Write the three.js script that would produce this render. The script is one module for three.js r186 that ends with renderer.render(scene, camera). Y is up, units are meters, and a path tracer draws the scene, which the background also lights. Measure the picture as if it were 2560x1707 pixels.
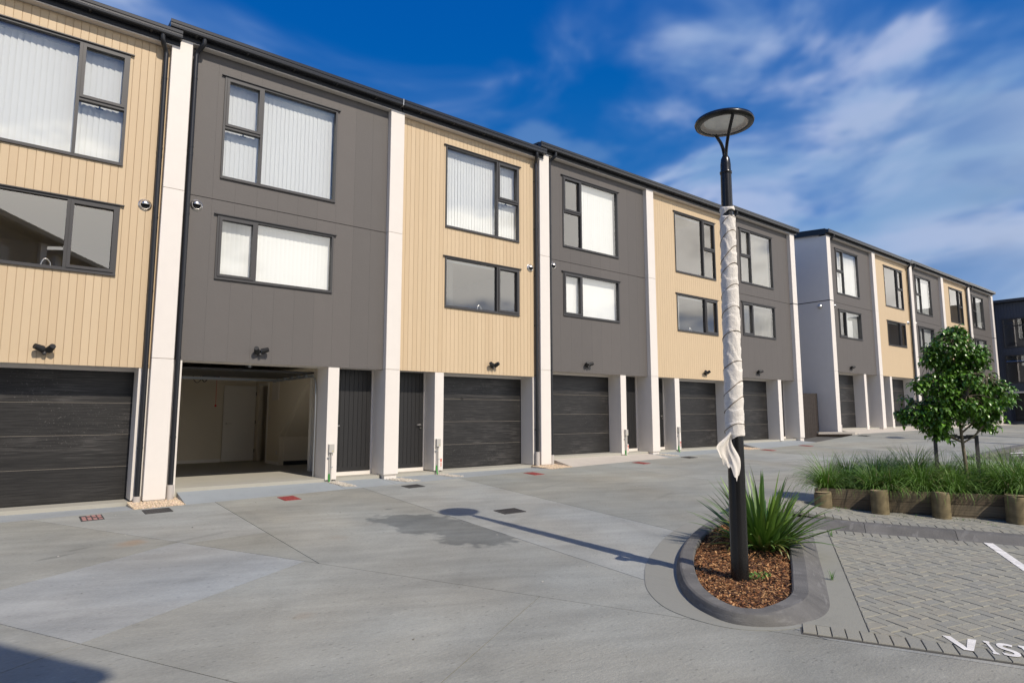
import * as THREE from 'three';
import { FontLoader } from 'three/addons/loaders/FontLoader.js';
import { mergeGeometries, toCreasedNormals } from 'three/addons/utils/BufferGeometryUtils.js';

// ------------------------------------------------------------------ camera, sky, sun, exposure
const scene = new THREE.Scene();
const renderer = new THREE.WebGLRenderer({ antialias: true });
renderer.setSize(1024, 682);
renderer.toneMapping = THREE.LinearToneMapping;
renderer.toneMappingExposure = 1.06;
renderer.shadowMap.enabled = true;
renderer.shadowMap.type = THREE.PCFSoftShadowMap;

const camera = new THREE.PerspectiveCamera(2 * Math.atan(341 / 626.27) * 180 / Math.PI, 1024 / 682, 0.1, 2000);
camera.position.set(-1.718, 1.567, 11.572);
camera.up.set(-0.071, 0.993, 0.092);
camera.lookAt(-1.718 + 0.6176, 1.567 + 0.1166, 11.572 - 0.7778);

const SUN_DIR = new THREE.Vector3(0.058, 0.985, 1.0).normalize();   // towards the sun
const sun = new THREE.DirectionalLight(new THREE.Color(1.0, 0.905, 0.785), 3.85);
sun.position.copy(SUN_DIR).multiplyScalar(60).add(new THREE.Vector3(18, 0, 2));
sun.target.position.set(18, 0, 2);
sun.castShadow = true;
sun.shadow.mapSize.set(4096, 4096);
Object.assign(sun.shadow.camera, { left: -45, right: 45, top: 30, bottom: -30, near: 1, far: 140 });
sun.shadow.bias = -0.0004;
sun.shadow.radius = 1;
scene.add(sun, sun.target);

const SKY = [-5.1, 5.3];                                             // where the sheet of wisps is sampled

// ------------------------------------------------------------------ random numbers and noise
function rng(seed) { let a = seed >>> 0; return () => { a = (a + 0x6D2B79F5) >>> 0; let t = a; t = Math.imul(t ^ (t >>> 15), t | 1); t ^= t + Math.imul(t ^ (t >>> 7), t | 61); return ((t ^ (t >>> 14)) >>> 0) / 4294967296; }; }
const lerp = (a, b, t) => a + (b - a) * t, clamp = (x, a, b) => Math.min(b, Math.max(a, x));
const smooth = (a, b, x) => { const t = clamp((x - a) / (b - a), 0, 1); return t * t * (3 - 2 * t); };
function hash(ix, iy, s) { let h = Math.imul(ix, 374761393) + Math.imul(iy, 668265263) + Math.imul(s, 2246822519); h = Math.imul(h ^ (h >>> 13), 1274126177); return ((h ^ (h >>> 16)) >>> 0) / 4294967296; }
function vnoise(x, y, s = 0, px = 0, py = 0) {        // value noise, periodic when px / py are given
  const x0 = Math.floor(x), y0 = Math.floor(y), fx = x - x0, fy = y - y0;
  const w = (i, p) => p ? ((i % p) + p) % p : i;
  const a = hash(w(x0, px), w(y0, py), s), b = hash(w(x0 + 1, px), w(y0, py), s), c = hash(w(x0, px), w(y0 + 1, py), s), d = hash(w(x0 + 1, px), w(y0 + 1, py), s);
  const u = fx * fx * (3 - 2 * fx), v = fy * fy * (3 - 2 * fy);
  return lerp(lerp(a, b, u), lerp(c, d, u), v);
}
function fbm(x, y, s = 0, oct = 4, px = 0, py = 0) { let t = 0, a = 0.5, n = 0; for (let i = 0; i < oct; i++) { t += a * vnoise(x, y, s + i * 17, px, py); n += a; a *= 0.5; x *= 2; y *= 2; px *= 2; py *= 2; } return t / n; }
function hash3(ix, iy, iz, s) { return hash(ix + Math.imul(iz, 7919), iy + Math.imul(iz, 104729), s); }
function vnoise3(x, y, z, s) {
  const x0 = Math.floor(x), y0 = Math.floor(y), z0 = Math.floor(z); let fx = x - x0, fy = y - y0, fz = z - z0;
  fx = fx * fx * (3 - 2 * fx); fy = fy * fy * (3 - 2 * fy); fz = fz * fz * (3 - 2 * fz);
  const l = (k) => lerp(lerp(hash3(x0, y0, z0 + k, s), hash3(x0 + 1, y0, z0 + k, s), fx), lerp(hash3(x0, y0 + 1, z0 + k, s), hash3(x0 + 1, y0 + 1, z0 + k, s), fx), fy);
  return lerp(l(0), l(1), fz);
}
function fbm3(x, y, z, s, oct) { let t = 0, a = 0.5, n = 0; for (let i = 0; i < oct; i++) { t += a * vnoise3(x, y, z, s + i * 31); n += a; a *= 0.52; x *= 2.03; y *= 2.03; z *= 2.03; } return t / n; }

// ------------------------------------------------------------------ the sky: deep blue, high wisps, broken cumulus low down all round
{
  const W = 2048, H = 1024, data = new Float32Array(W * H * 4);
  for (let j = 0; j < H; j++) {
    const el = ((j + 0.5) / H - 0.5) * Math.PI, y = Math.sin(el), ce = Math.cos(el);
    for (let i = 0; i < W; i++) {
      const o = (j * W + i) * 4; data[o + 3] = 1;
      if (y < -0.03) { data[o] = 0.30; data[o + 1] = 0.33; data[o + 2] = 0.36; continue; }
      const az = ((i + 0.5) / W - 0.5) * 2 * Math.PI, x = Math.cos(az) * ce, z = Math.sin(az) * ce;
      const t = Math.pow(clamp(y, 0, 1), 0.55);
      const base = [lerp(0.20, 0.0006, smooth(0, 0.70, t)), lerp(0.37, 0.086, smooth(0, 0.80, t)), lerp(0.64, 0.375, smooth(0.0, 0.85, t))];
      // high wisps: directions projected on a sheet overhead, warped and drawn out
      const k = 1 / (Math.max(y, 0) + 0.16), qx = x * k, qz = z * k;
      const wx = fbm3(qx * 0.9, qz * 0.9, 1.7, 5, 3) - 0.5, wz = fbm3(qx * 0.9, qz * 0.9, 8.3, 9, 3) - 0.5;
      const px = qx + wx * 1.2, pz = qz + wz * 1.2;
      const macro = fbm3(px * 0.6 + SKY[0], pz * 0.6 + SKY[1], 0.5, 21, 3), fine = fbm3(px * 1.9 + 0.35 * pz, pz * 2.1, 2.2, 40, 6), puff = fbm3(px * 5.2, pz * 5.2, 5.1, 61, 5);
      const low = 1 - smooth(0.12, 0.60, y);
      const c = macro * 0.72 + fine * 0.46 + puff * 0.34 - 0.760 + low * 0.13 - 0.11 * smooth(0.42, 0.66, y);
      const veil = 0.5 * smooth(-0.06, 0.16, c) + 0.5 * smooth(0.02, 0.30, c + (puff - 0.5) * 0.3), body = smooth(0.06, 0.36, c + (puff - 0.5) * 0.5);
      const sh = lerp(0.55, 1.25, smooth(0.28, 0.70, fbm3(px * 3.1 + 5, pz * 3.1, 7.7, 88, 5))), wisp = [0.13, 0.26, 0.56], lit = [0.36 * sh, 0.47 * Math.sqrt(sh), 0.70 * Math.sqrt(Math.sqrt(sh))];
      // cumulus bank between the horizon and about thirty degrees, brightened out of view on the sun's side to add fill light
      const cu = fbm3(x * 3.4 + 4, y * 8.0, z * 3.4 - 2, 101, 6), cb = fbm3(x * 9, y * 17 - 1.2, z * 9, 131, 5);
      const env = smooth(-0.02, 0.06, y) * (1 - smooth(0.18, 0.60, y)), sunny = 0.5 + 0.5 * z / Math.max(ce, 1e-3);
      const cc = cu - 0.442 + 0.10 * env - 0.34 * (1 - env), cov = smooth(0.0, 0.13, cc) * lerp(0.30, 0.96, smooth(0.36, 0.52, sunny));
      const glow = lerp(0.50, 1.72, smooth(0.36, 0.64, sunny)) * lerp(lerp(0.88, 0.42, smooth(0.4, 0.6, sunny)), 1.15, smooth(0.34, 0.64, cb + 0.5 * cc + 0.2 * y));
      for (let n = 0; n < 3; n++) {
        let v = lerp(base[n], lerp(wisp[n], lit[n], body), veil * 0.85);
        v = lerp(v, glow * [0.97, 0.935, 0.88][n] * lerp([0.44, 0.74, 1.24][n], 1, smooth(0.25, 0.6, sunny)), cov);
        data[o + n] = v;
      }
    }
  }
  const t = new THREE.DataTexture(data, W, H, THREE.RGBAFormat, THREE.FloatType);
  t.mapping = THREE.EquirectangularReflectionMapping; t.magFilter = t.minFilter = THREE.LinearFilter; t.needsUpdate = true;
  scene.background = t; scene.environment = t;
}

// ------------------------------------------------------------------ mesh helpers
class MB {                                            // collects flat faces; uv in metres along the two axes of each face
  constructor(ox = 0, oz = 0) { this.p = []; this.off = [ox, oz]; this.uvf = null; }
  tri(a, b, c) { this.p.push(...a, ...b, ...c); return this; }
  quad(a, b, c, d) { return this.tri(a, b, c).tri(a, c, d); }
  box(x0, x1, y0, y1, z0, z1) {
    if (x0 > x1) [x0, x1] = [x1, x0];
    this.quad([x0, y0, z1], [x1, y0, z1], [x1, y1, z1], [x0, y1, z1]); this.quad([x1, y0, z0], [x0, y0, z0], [x0, y1, z0], [x1, y1, z0]);
    this.quad([x0, y0, z0], [x0, y0, z1], [x0, y1, z1], [x0, y1, z0]); this.quad([x1, y0, z1], [x1, y0, z0], [x1, y1, z0], [x1, y1, z1]);
    this.quad([x0, y1, z1], [x1, y1, z1], [x1, y1, z0], [x0, y1, z0]); this.quad([x0, y0, z0], [x1, y0, z0], [x1, y0, z1], [x0, y0, z1]);
    return this;
  }
  // polygon [[x, z] ...] counter-clockwise seen from +y (x right, z towards viewer => clockwise in x/z order), top and bottom heights as functions
  prismY(poly, bot, top) {
    let A = 0; for (let i = 0; i < poly.length; i++) { const [x, z] = poly[i], [X, Z] = poly[(i + 1) % poly.length]; A += x * Z - X * z; }
    const q = A > 0 ? [...poly].reverse() : poly, n = q.length, T = q.map(([x, z]) => [x, top(x, z), z]), B = q.map(([x, z]) => [x, bot(x, z), z]);
    for (let i = 1; i < n - 1; i++) { this.tri(T[0], T[i], T[i + 1]); this.tri(B[0], B[i + 1], B[i]); }
    for (let i = 0; i < n; i++) { const k = (i + 1) % n; this.quad(B[i], B[k], T[k], T[i]); }
    return this;
  }
  // profile [[z, y] ...] extruded along x
  prismX(prof, x0, x1) {
    let A = 0; for (let i = 0; i < prof.length; i++) { const [x, z] = prof[i], [X, Z] = prof[(i + 1) % prof.length]; A += x * Z - X * z; }
    const q = A < 0 ? [...prof].reverse() : prof, n = q.length, L = q.map(([z, y]) => [x0, y, z]), R = q.map(([z, y]) => [x1, y, z]);
    const f = THREE.ShapeUtils.triangulateShape(q.map(([z, y]) => new THREE.Vector2(z, y)), []);
    for (const [a, b, c] of f) { this.tri(L[a], L[b], L[c]); this.tri(R[a], R[c], R[b]); }
    for (let i = 0; i < n; i++) { const k = (i + 1) % n; this.quad(L[i], R[i], R[k], L[k]); }
    return this;
  }
  geo() {
    const p = this.p, n = p.length / 9, uv = new Float32Array(n * 6), nm = new Float32Array(n * 9);
    for (let t = 0; t < n; t++) {
      const o = t * 9, ux = p[o + 3] - p[o], uy = p[o + 4] - p[o + 1], uz = p[o + 5] - p[o + 2], vx = p[o + 6] - p[o], vy = p[o + 7] - p[o + 1], vz = p[o + 8] - p[o + 2];
      let nx = uy * vz - uz * vy, ny = uz * vx - ux * vz, nz = ux * vy - uy * vx; const l = Math.hypot(nx, ny, nz) || 1; nx /= l; ny /= l; nz /= l;
      const ax = Math.abs(nx), ay = Math.abs(ny), az = Math.abs(nz);
      for (let k = 0; k < 3; k++) {
        const x = p[o + k * 3], y = p[o + k * 3 + 1], z = p[o + k * 3 + 2]; nm.set([nx, ny, nz], o + k * 3);
        let u, v; if (this.uvf) [u, v] = this.uvf(x, y, z); else if (ay >= ax && ay >= az) [u, v] = [x, z]; else if (ax > az) [u, v] = [z, y]; else [u, v] = [x, y];
        uv[t * 6 + k * 2] = u + this.off[0]; uv[t * 6 + k * 2 + 1] = v + this.off[1];
      }
    }
    const g = new THREE.BufferGeometry();
    g.setAttribute('position', new THREE.Float32BufferAttribute(p, 3)); g.setAttribute('normal', new THREE.BufferAttribute(nm, 3)); g.setAttribute('uv', new THREE.BufferAttribute(uv, 2));
    return g;
  }
}
const taken = new Map();
function numbered(name) { const n = taken.get(name) ?? 0; taken.set(name, n + 1); return n ? name + '_' + String(n).padStart(3, '0') : name; }
function mesh(name, g, m, parent) { const o = new THREE.Mesh(g instanceof MB ? g.geo() : g, m); o.name = parent ? name : numbered(name); (parent ?? scene).add(o); return o; }
function group(name, parent, pos) { const o = new THREE.Group(); o.name = parent ? name : numbered(name); (parent ?? scene).add(o); if (pos) o.position.set(...pos); return o; }
function tag(o, label, category, grp, kind) { o.userData.label = label; o.userData.category = category; if (grp) o.userData.group = grp; if (kind) o.userData.kind = kind; return o; }
function structure(o) { o.userData.kind = 'structure'; return o; }
function stuff(o) { o.userData.kind = 'stuff'; return o; }
function tube(pts, r, seg = 24, rad = 10, closed = false) { return new THREE.TubeGeometry(new THREE.CatmullRomCurve3(pts.map((p) => new THREE.Vector3(...p)), closed), seg, r, rad, closed); }
function cyl(r0, r1, h, seg = 20, x = 0, y = 0, z = 0) { const g = new THREE.CylinderGeometry(r1, r0, h, seg); g.translate(x, y + h / 2, z); return g; }
function merge(list) { return mergeGeometries(list.map((g) => { const q = g instanceof MB ? g.geo() : g; return q.index ? q.toNonIndexed() : q; })); }

// ------------------------------------------------------------------ textures and materials
function tex(w, h, fn, srgb = true) {
  const d = new Uint8Array(w * h * 4);
  for (let j = 0; j < h; j++) for (let i = 0; i < w; i++) { const c = fn(i, j), o = (j * w + i) * 4; for (let n = 0; n < 3; n++) d[o + n] = clamp(Math.round((Array.isArray(c) ? c[n] : c) * 255), 0, 255); d[o + 3] = 255; }
  const t = new THREE.DataTexture(d, w, h); t.wrapS = t.wrapT = THREE.RepeatWrapping; t.magFilter = THREE.LinearFilter; t.minFilter = THREE.LinearMipmapLinearFilter; t.generateMipmaps = true;
  if (srgb) t.colorSpace = THREE.SRGBColorSpace; t.needsUpdate = true; return t;
}
function rep(t, sx, sy = sx) { const c = t.clone(); c.repeat.set(1 / sx, 1 / sy); c.needsUpdate = true; return c; }
const toS = (c) => c <= 0.0031308 ? c * 12.92 : 1.055 * Math.pow(c, 1 / 2.4) - 0.055;
const lin = (r, g, b) => new THREE.Color().setRGB(r, g, b);
function std(color, rough = 0.8, extra = {}) { return new THREE.MeshStandardMaterial({ color, roughness: rough, metalness: 0, ...extra }); }

const T_fine = tex(512, 512, (i, j) => 0.25 * fbm(i / 4, j / 4, 3, 3, 128, 128) + 0.75 * fbm(i / 32, j / 32, 9, 5, 16, 16), false);           // general relief
const T_grain = tex(512, 512, (i, j) => { const y = j / 512 * 40 + 2.2 * fbm(i / 90, j / 60, 5, 3, 0, 0); return clamp(0.25 + 0.5 * fbm(i / 128, y, 11, 4, 4, 0) + 0.35 * (vnoise(i / 42, j * 1.0, 13, 0, 0) - 0.5), 0, 1); }, false);
// painted sheet: mottling a little lighter and darker, used as a multiplier on colour
function mottle(lo, hi, sx, sy, seed, oct = 5) { return tex(512, 512, (i, j) => { const n = fbm(i / 512 * sx, j / 512 * sy, seed, oct, sx, sy); const v = toS(lerp(lo, hi, smooth(0.2, 0.8, n))); return [v, v, v]; }); }
const T_paint = mottle(0.965, 1.0, 5, 5, 31);
const T_brush = mottle(0.90, 1.0, 4, 90, 37, 3);
const M = {
  beige: std(lin(0.600, 0.460, 0.290), 0.62, { map: rep(T_paint, 1.7, 2.3) }),
  beige2: std(lin(0.585, 0.443, 0.276), 0.62, { map: rep(T_paint, 1.3, 2.9) }),
  beige3: std(lin(0.618, 0.475, 0.302), 0.62, { map: rep(T_paint, 2.1, 1.9) }),
  grey: std(lin(0.119, 0.1085, 0.100), 0.66, { map: rep(T_paint, 1.3, 1.6), bumpMap: rep(T_fine, 0.5), bumpScale: 0.0012 }),
  grey2: std(lin(0.115, 0.105, 0.097), 0.66, { map: rep(T_paint, 1.3, 1.6), bumpMap: rep(T_fine, 0.5), bumpScale: 0.0012 }),
  grey3: std(lin(0.124, 0.1125, 0.1035), 0.66, { map: rep(T_paint, 1.3, 1.6), bumpMap: rep(T_fine, 0.5), bumpScale: 0.0012 }),
  white: std(lin(0.775, 0.722, 0.655), 0.55, { map: rep(T_paint, 1.4) }),
  inner: std(lin(0.82, 0.74, 0.60), 0.85),
  soffit: std(lin(0.70, 0.64, 0.56), 0.7),
  metal: std(lin(0.016, 0.017, 0.020), 0.32, { map: rep(T_paint, 0.9) }),
  gutter: std(lin(0.022, 0.023, 0.026), 0.27, { map: rep(T_paint, 0.9) }),
  frame: std(lin(0.048, 0.046, 0.046), 0.45),
  roofing: std(lin(0.05, 0.052, 0.056), 0.5),
  black: std(lin(0.012, 0.012, 0.012), 0.6),
  boardBlack: std(lin(0.017, 0.0165, 0.0165), 0.5, { map: rep(T_brush, 0.06, 1.3) }),
  glass: new THREE.MeshPhysicalMaterial({ color: lin(0.965, 0.985, 0.985), roughness: 0.0, metalness: 0, transmission: 1, thickness: 0, ior: 2.35 }),
  blind: std(lin(0.80, 0.81, 0.79), 0.8),
  steel: std(lin(0.70, 0.67, 0.62), 0.32, { metalness: 1 }),
  galv: std(lin(0.42, 0.44, 0.45), 0.45, { metalness: 0.8 }),
  pvc: std(lin(0.50, 0.46, 0.42), 0.6),
  boxGrey: std(lin(0.46, 0.44, 0.40), 0.6),
  hose: std(lin(0.05, 0.32, 0.04), 0.5),
  redSign: std(lin(0.62, 0.13, 0.09), 0.6),
  bench: std(lin(0.25, 0.24, 0.23), 0.4),
  doorWhite: std(lin(0.88, 0.84, 0.77), 0.5),
  darkSkirt: std(lin(0.03, 0.035, 0.035), 0.6),
  cordRed: std(lin(0.55, 0.03, 0.02), 0.6),
};
// black timber-look garage door sheet: horizontal grain with dusty smears
{
  const W = 1024, H = 1024;
  const t = tex(W, H, (i, j) => {
    const gx = i / W, gy = j / H;
    const grain = fbm(gx * 6, gy * 150, 3, 3, 6, 150) * 0.6 + fbm(gx * 22, gy * 330, 8, 2, 22, 330) * 0.4;
    const paleTone = (0.25 + smooth(0.40, 0.80, fbm(gx * 4, gy * 5, 21, 5, 4, 5))) * smooth(0.40, 0.78, fbm(gx * 12, gy * 260, 33, 3, 12, 260)) * 0.75;
    const speck = smooth(0.86, 0.93, vnoise(gx * 210, gy * 210, 44, 210, 210)) * smooth(0.5, 0.8, fbm(gx * 3, gy * 3, 51, 3, 3, 3));
    const b = 0.008 + 0.012 * smooth(0.3, 0.75, grain) + 0.050 * paleTone + 0.07 * speck;
    return [toS(b * 1.07), toS(b), toS(b * 0.94)];
  });
  const bump = tex(512, 512, (i, j) => fbm(i / 512 * 6, j / 512 * 110, 3, 3, 6, 110), false);
  M.garage = [0, 1, 2, 3, 4, 5].map((n) => { const m = rep(t, 2.7 + 0.35 * (n % 3), 2.1 + 0.3 * (n % 2)); m.offset.set(n * 0.37, n * 0.41); const b = rep(bump, 1.8, 1.2); return std(lin(1, 1, 1), 0.46, { map: m, bumpMap: b, bumpScale: 0.0012 }); });
}
// weathered timber in a few tones; grain runs along u
function timberMat(r, g, b, dark, seed, sx = 2.4, sy = 0.35, rough = 0.85) {
  const t = tex(512, 256, (i, j) => {
    const u = i / 512, v = j / 256, w = v * 9 + 0.9 * fbm(u * 4, v * 3, seed, 3, 4, 3);
    const ring = 0.5 + 0.5 * Math.sin(w * 6.283), fib = fbm(u * 10, v * 120, seed + 5, 3, 10, 120), blot = fbm(u * 5, v * 2, seed + 9, 4, 5, 2);
    const k = lerp(dark, 1, clamp(0.25 * ring + 0.5 * fib + 0.55 * (blot - 0.2), 0, 1));
    return [toS(r * k), toS(g * k * lerp(0.97, 1, k)), toS(b * k * lerp(0.9, 1, k))];
  });
  return std(lin(1, 1, 1), rough, { map: rep(t, sx, sy), bumpMap: rep(T_grain, sx, sy), bumpScale: 0.003 });
}
M.sleeper = [timberMat(0.21, 0.165, 0.105, 0.38, 3), timberMat(0.185, 0.14, 0.088, 0.34, 14), timberMat(0.225, 0.18, 0.115, 0.42, 25)];
M.post = timberMat(0.25, 0.20, 0.105, 0.4, 36, 0.35, 1.4); 
M.postEnd = timberMat(0.55, 0.42, 0.26, 0.6, 41, 0.2, 0.2);
M.fence = timberMat(0.048, 0.037, 0.031, 0.5, 52, 0.22, 1.8);
M.stake = timberMat(0.085, 0.08, 0.085, 0.55, 63, 0.1, 1.2);

// broom-finished concrete of the drive, one picture of 26 x 13 m: streaks, blotches, tyre arcs, damp patch, rust
const gx0 = -6, gz0 = -1, GW = 26, GH = 13;
const LW = 1024, LH = 512, low = new Float32Array(LW * LH * 3);
for (let j = 0; j < LH; j++) for (let i = 0; i < LW; i++) {
  const x = gx0 + GW * (i + 0.5) / LW, z = gz0 + GH * (j + 0.5) / LH;
  const wx = x + 0.5 * (fbm(x * 0.9, z * 0.9, 71, 3) - 0.5), wz = z + 0.5 * (fbm(x * 0.9, z * 0.9, 72, 3) - 0.5);
  const big = fbm(wx * 0.55, wz * 0.55, 1, 4), mid = fbm(wx * 1.1 + 0.4 * wz, wz * 3.0 - 0.5 * wx, 2, 4), cloud = fbm(wx * 2.3, wz * 2.3, 7, 4);
  let k = 1 + 0.42 * (big - 0.5) + 0.26 * (mid - 0.5) + 0.24 * (cloud - 0.5);
  // swept arcs left by tyres and trowel
  for (const [cx, cz, R, w, a] of [[0.2, 10.3, 4.3, 0.16, 0.075], [0.1, 10.5, 5.7, 0.15, 0.07], [9.2, 7.2, 3.2, 0.12, 0.07], [9.3, 7.4, 4.6, 0.12, 0.065], [-2.5, 2.0, 3.6, 0.14, 0.07], [2.2, 11.2, 3.3, 0.2, -0.07], [6.5, 10.0, 6.0, 0.13, 0.06], [6.5, 10.0, 7.5, 0.13, 0.055]]) { const d = Math.abs(Math.hypot(x - cx, z - cz) - R); if (d < w) k -= a * (1 - smooth(0, w, d)) * smooth(0.32, 0.6, fbm(x * 2.2, z * 2.2, 19, 3)); }
  const warm = 0.10 * (fbm(wx * 0.8 + 9, wz * 0.8, 15, 3) - 0.5); let r = 0.279 * k * (1 + warm), g = 0.281 * k, b = 0.248 * k * (1 - 1.3 * warm);
  // damp patch with a ragged outline, beside the lamp shadow, ending at the joint
  if (x > 1.4 && x < 4 && z > 2 && z < 7) { const u = (x - 2.92) / 0.62, v = (z - 4.25) / 1.35, d = Math.hypot(u - 0.25 * v, v) + 0.95 * (fbm(x * 2.6, z * 2.6, 91, 5) - 0.5) + 0.45 * (fbm(x * 9, z * 9, 92, 3) - 0.5);
    const w = (1 - smooth(0.80, 0.95, d)) * (x < 3.46 - 0.03 * (z - 0.8) ? 1 : 0); const q = 1 - 0.46 * w * (0.7 + 0.5 * fbm(x * 4, z * 6, 95, 3)); r *= q * (1 - 0.04 * w); g *= q; b *= q * (1 + 0.05 * w); }
  // dark smears and rust blooms
  for (const [cx, cz, lx, lz, a] of [[-1.25, 3.05, 0.24, 0.05, 0.30], [-1.02, 2.80, 0.16, 0.045, 0.28], [0.12, 3.0, 0.5, 0.06, 0.16], [6.6, 2.4, 0.9, 0.05, 0.12], [7.4, 4.4, 0.7, 0.06, 0.12]]) if (Math.abs(x - cx) < 2 && Math.abs(z - cz) < 1) { const d = Math.hypot((x - cx) / lx, ((z - cz) + 0.35 * (x - cx)) / lz) + 0.7 * (fbm(x * 9, z * 9, 23, 3) - 0.5); const q = 1 - a * (1 - smooth(0.4, 1.1, d)); r *= q; g *= q; b *= q; }
  for (const [cx, cz, s, a] of [[-0.52, 2.83, 1, 0.55], [0.25, 6.35, 0.5, 0.18], [1.55, 4.0, 0.8, 0.12]]) if (Math.abs(x - cx) < 0.8 && Math.abs(z - cz) < 0.8) { const d = Math.hypot((x - cx) / 0.24, (z - cz) / 0.22) / s + 0.8 * (fbm(x * 7, z * 7, 24, 4) - 0.5), w = a * (1 - smooth(0.2, 1.05, d)); r = lerp(r, 0.30, w); g = lerp(g, 0.20, w); b = lerp(b, 0.115, w); }
  low.set([r, g, b], (j * LW + i) * 3);
}
const T_drive = tex(2048, 2048, (i, j) => {
  const x = gx0 + GW * (i + 0.5) / 2048, z = gz0 + GH * (j + 0.5) / 2048, fx = clamp((i + 0.5) / 2 - 0.5, 0, LW - 1.001), fy = clamp((j + 0.5) / 4 - 0.5, 0, LH - 1.001), ix = Math.floor(fx), iy = Math.floor(fy), tx = fx - ix, ty = fy - iy;
  const streak = fbm((x * 0.8 + z * 0.4) * 1.4, (z * 0.8 - x * 0.35) * 11, 4, 3), h = hash(i, j, 5), h2 = hash(i >> 1, j >> 1, 6);
  let q = 1 + 0.22 * (streak - 0.5) + 0.11 * (h - 0.5) + 0.10 * (h2 - 0.5); if (h2 > 0.994) q *= 0.68; else if (h2 < 0.004) q *= 1.22;
  const o = [0, 0, 0]; for (let n = 0; n < 3; n++) { const A = (iy * LW + ix) * 3 + n, B = A + LW * 3; o[n] = toS(q * lerp(lerp(low[A], low[A + 3], tx), lerp(low[B], low[B + 3], tx), ty)); }
  return o;
});
const T_grit = tex(512, 512, (i, j) => 0.5 * fbm(i / 3, j / 3, 5, 2, 0, 0) + 0.5 * fbm(i / 512 * 24, j / 512 * 90, 6, 3, 24, 90), false);
function driveMat(r, g, b) { const bm = T_grit.clone(); bm.repeat.set(GW / 1.6, GH / 1.6); bm.needsUpdate = true; return std(lin(r, g, b), 0.80, { map: T_drive, bumpMap: bm, bumpScale: 0.0038 }); }
M.drive = [driveMat(1, 1, 1), driveMat(0.94, 0.945, 0.94), driveMat(1.04, 1.035, 1.02), driveMat(0.98, 0.985, 0.995)];
M.driveLight = driveMat(1.10, 1.12, 1.17);
M.driveBlue = driveMat(1.08, 1.115, 1.22);
const T_conc = tex(512, 512, (i, j) => { const n = fbm(i / 512 * 7, j / 512 * 7, 61, 5, 7, 7), f = fbm(i / 512 * 60, j / 512 * 60, 62, 2, 60, 60), s = fbm(i / 512 * 3, j / 512 * 40, 63, 3, 3, 40); const k = 0.80 + 0.24 * n + 0.07 * f + 0.09 * s; return [toS(k), toS(k), toS(k)].map((v) => Math.min(1, v)); });
const conc = (r, g, b, s = 1.5, rough = 0.82) => std(lin(r * 1.04, g * 1.035, b * 1.01), rough, { map: rep(T_conc, s), bumpMap: rep(T_grit, 0.8), bumpScale: 0.002 });
M.apronBlue = [conc(0.290, 0.318, 0.335), conc(0.285, 0.31, 0.325, 1.9), conc(0.30, 0.322, 0.335, 1.2)];
M.apronPale = conc(0.50, 0.455, 0.40, 1.7);
M.slab = conc(0.38, 0.365, 0.315);
M.slabIn = conc(0.36, 0.345, 0.30);
const T_kerb = tex(512, 512, (i, j) => { const u = i / 512, v = j / 512, n = fbm(u * 9, v * 5, 81, 5, 9, 5), s = fbm(u * 40, v * 3, 82, 3, 40, 3), c = smooth(0.62, 0.72, fbm(u * 14, v * 14, 83, 4, 14, 14)); const k = clamp(0.55 + 0.45 * n + 0.22 * (s - 0.5) + 0.35 * c, 0, 1.2); return [Math.min(1, toS(k)), Math.min(1, toS(k * 0.995)), Math.min(1, toS(k * 0.985))]; });
M.kerb = std(lin(0.170, 0.166, 0.156), 0.8, { map: rep(T_kerb, 2.2, 0.8), bumpMap: rep(T_grit, 0.6), bumpScale: 0.004 });
M.gutterConc = conc(0.256, 0.257, 0.230, 1.3);
M.stripConc = conc(0.262, 0.260, 0.225, 1.0);
M.under = std(lin(0.10, 0.097, 0.09), 0.95);
M.sand = std(lin(0.085, 0.08, 0.07), 0.95, { bumpMap: rep(T_fine, 0.3), bumpScale: 0.004 });
M.paver = [[0.266, 0.262, 0.224], [0.256, 0.253, 0.218], [0.276, 0.270, 0.228], [0.250, 0.249, 0.220], [0.270, 0.260, 0.218]].map(([r, g, b], n) => conc(r, g, b, 0.45 + 0.13 * n, 0.88));
M.roadPaint = std(lin(0.98, 0.96, 0.91), 0.75, { map: rep(T_kerb, 0.5, 0.5), bumpMap: rep(T_grit, 0.3), bumpScale: 0.003 });
M.iron = std(lin(0.055, 0.053, 0.052), 0.7, { bumpMap: rep(T_fine, 0.1), bumpScale: 0.003 });
M.redIron = std(lin(0.30, 0.052, 0.046), 0.7, { map: rep(T_conc, 0.25), bumpMap: rep(T_fine, 0.08), bumpScale: 0.004 });
M.redWorn = std(lin(0.38, 0.20, 0.18), 0.75, { map: rep(T_conc, 0.2) });
M.pole = std(lin(0.011, 0.0105, 0.0102), 0.27);
M.lens = std(lin(0.90, 0.90, 0.87), 0.35);
M.cloth = std(lin(0.80, 0.755, 0.68), 0.9, { map: rep(T_conc, 0.3, 0.2), bumpMap: rep(T_fine, 0.16), bumpScale: 0.005 });
M.strap = std(lin(0.16, 0.12, 0.07), 0.8);
M.darkClad = std(lin(0.060, 0.068, 0.088), 0.6);
M.soil = std(lin(0.035, 0.024, 0.016), 1.0, { bumpMap: rep(T_fine, 0.3), bumpScale: 0.02 });
const leafMat = (r, g, b, rough = 0.45) => new THREE.MeshPhysicalMaterial({ color: lin(r, g, b), roughness: rough, transmission: 0.18, thickness: 0, side: THREE.DoubleSide });
M.flax = [leafMat(0.115, 0.215, 0.035, 0.42), leafMat(0.155, 0.270, 0.042, 0.42), leafMat(0.080, 0.165, 0.032, 0.4), leafMat(0.19, 0.21, 0.05, 0.5)];
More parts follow.
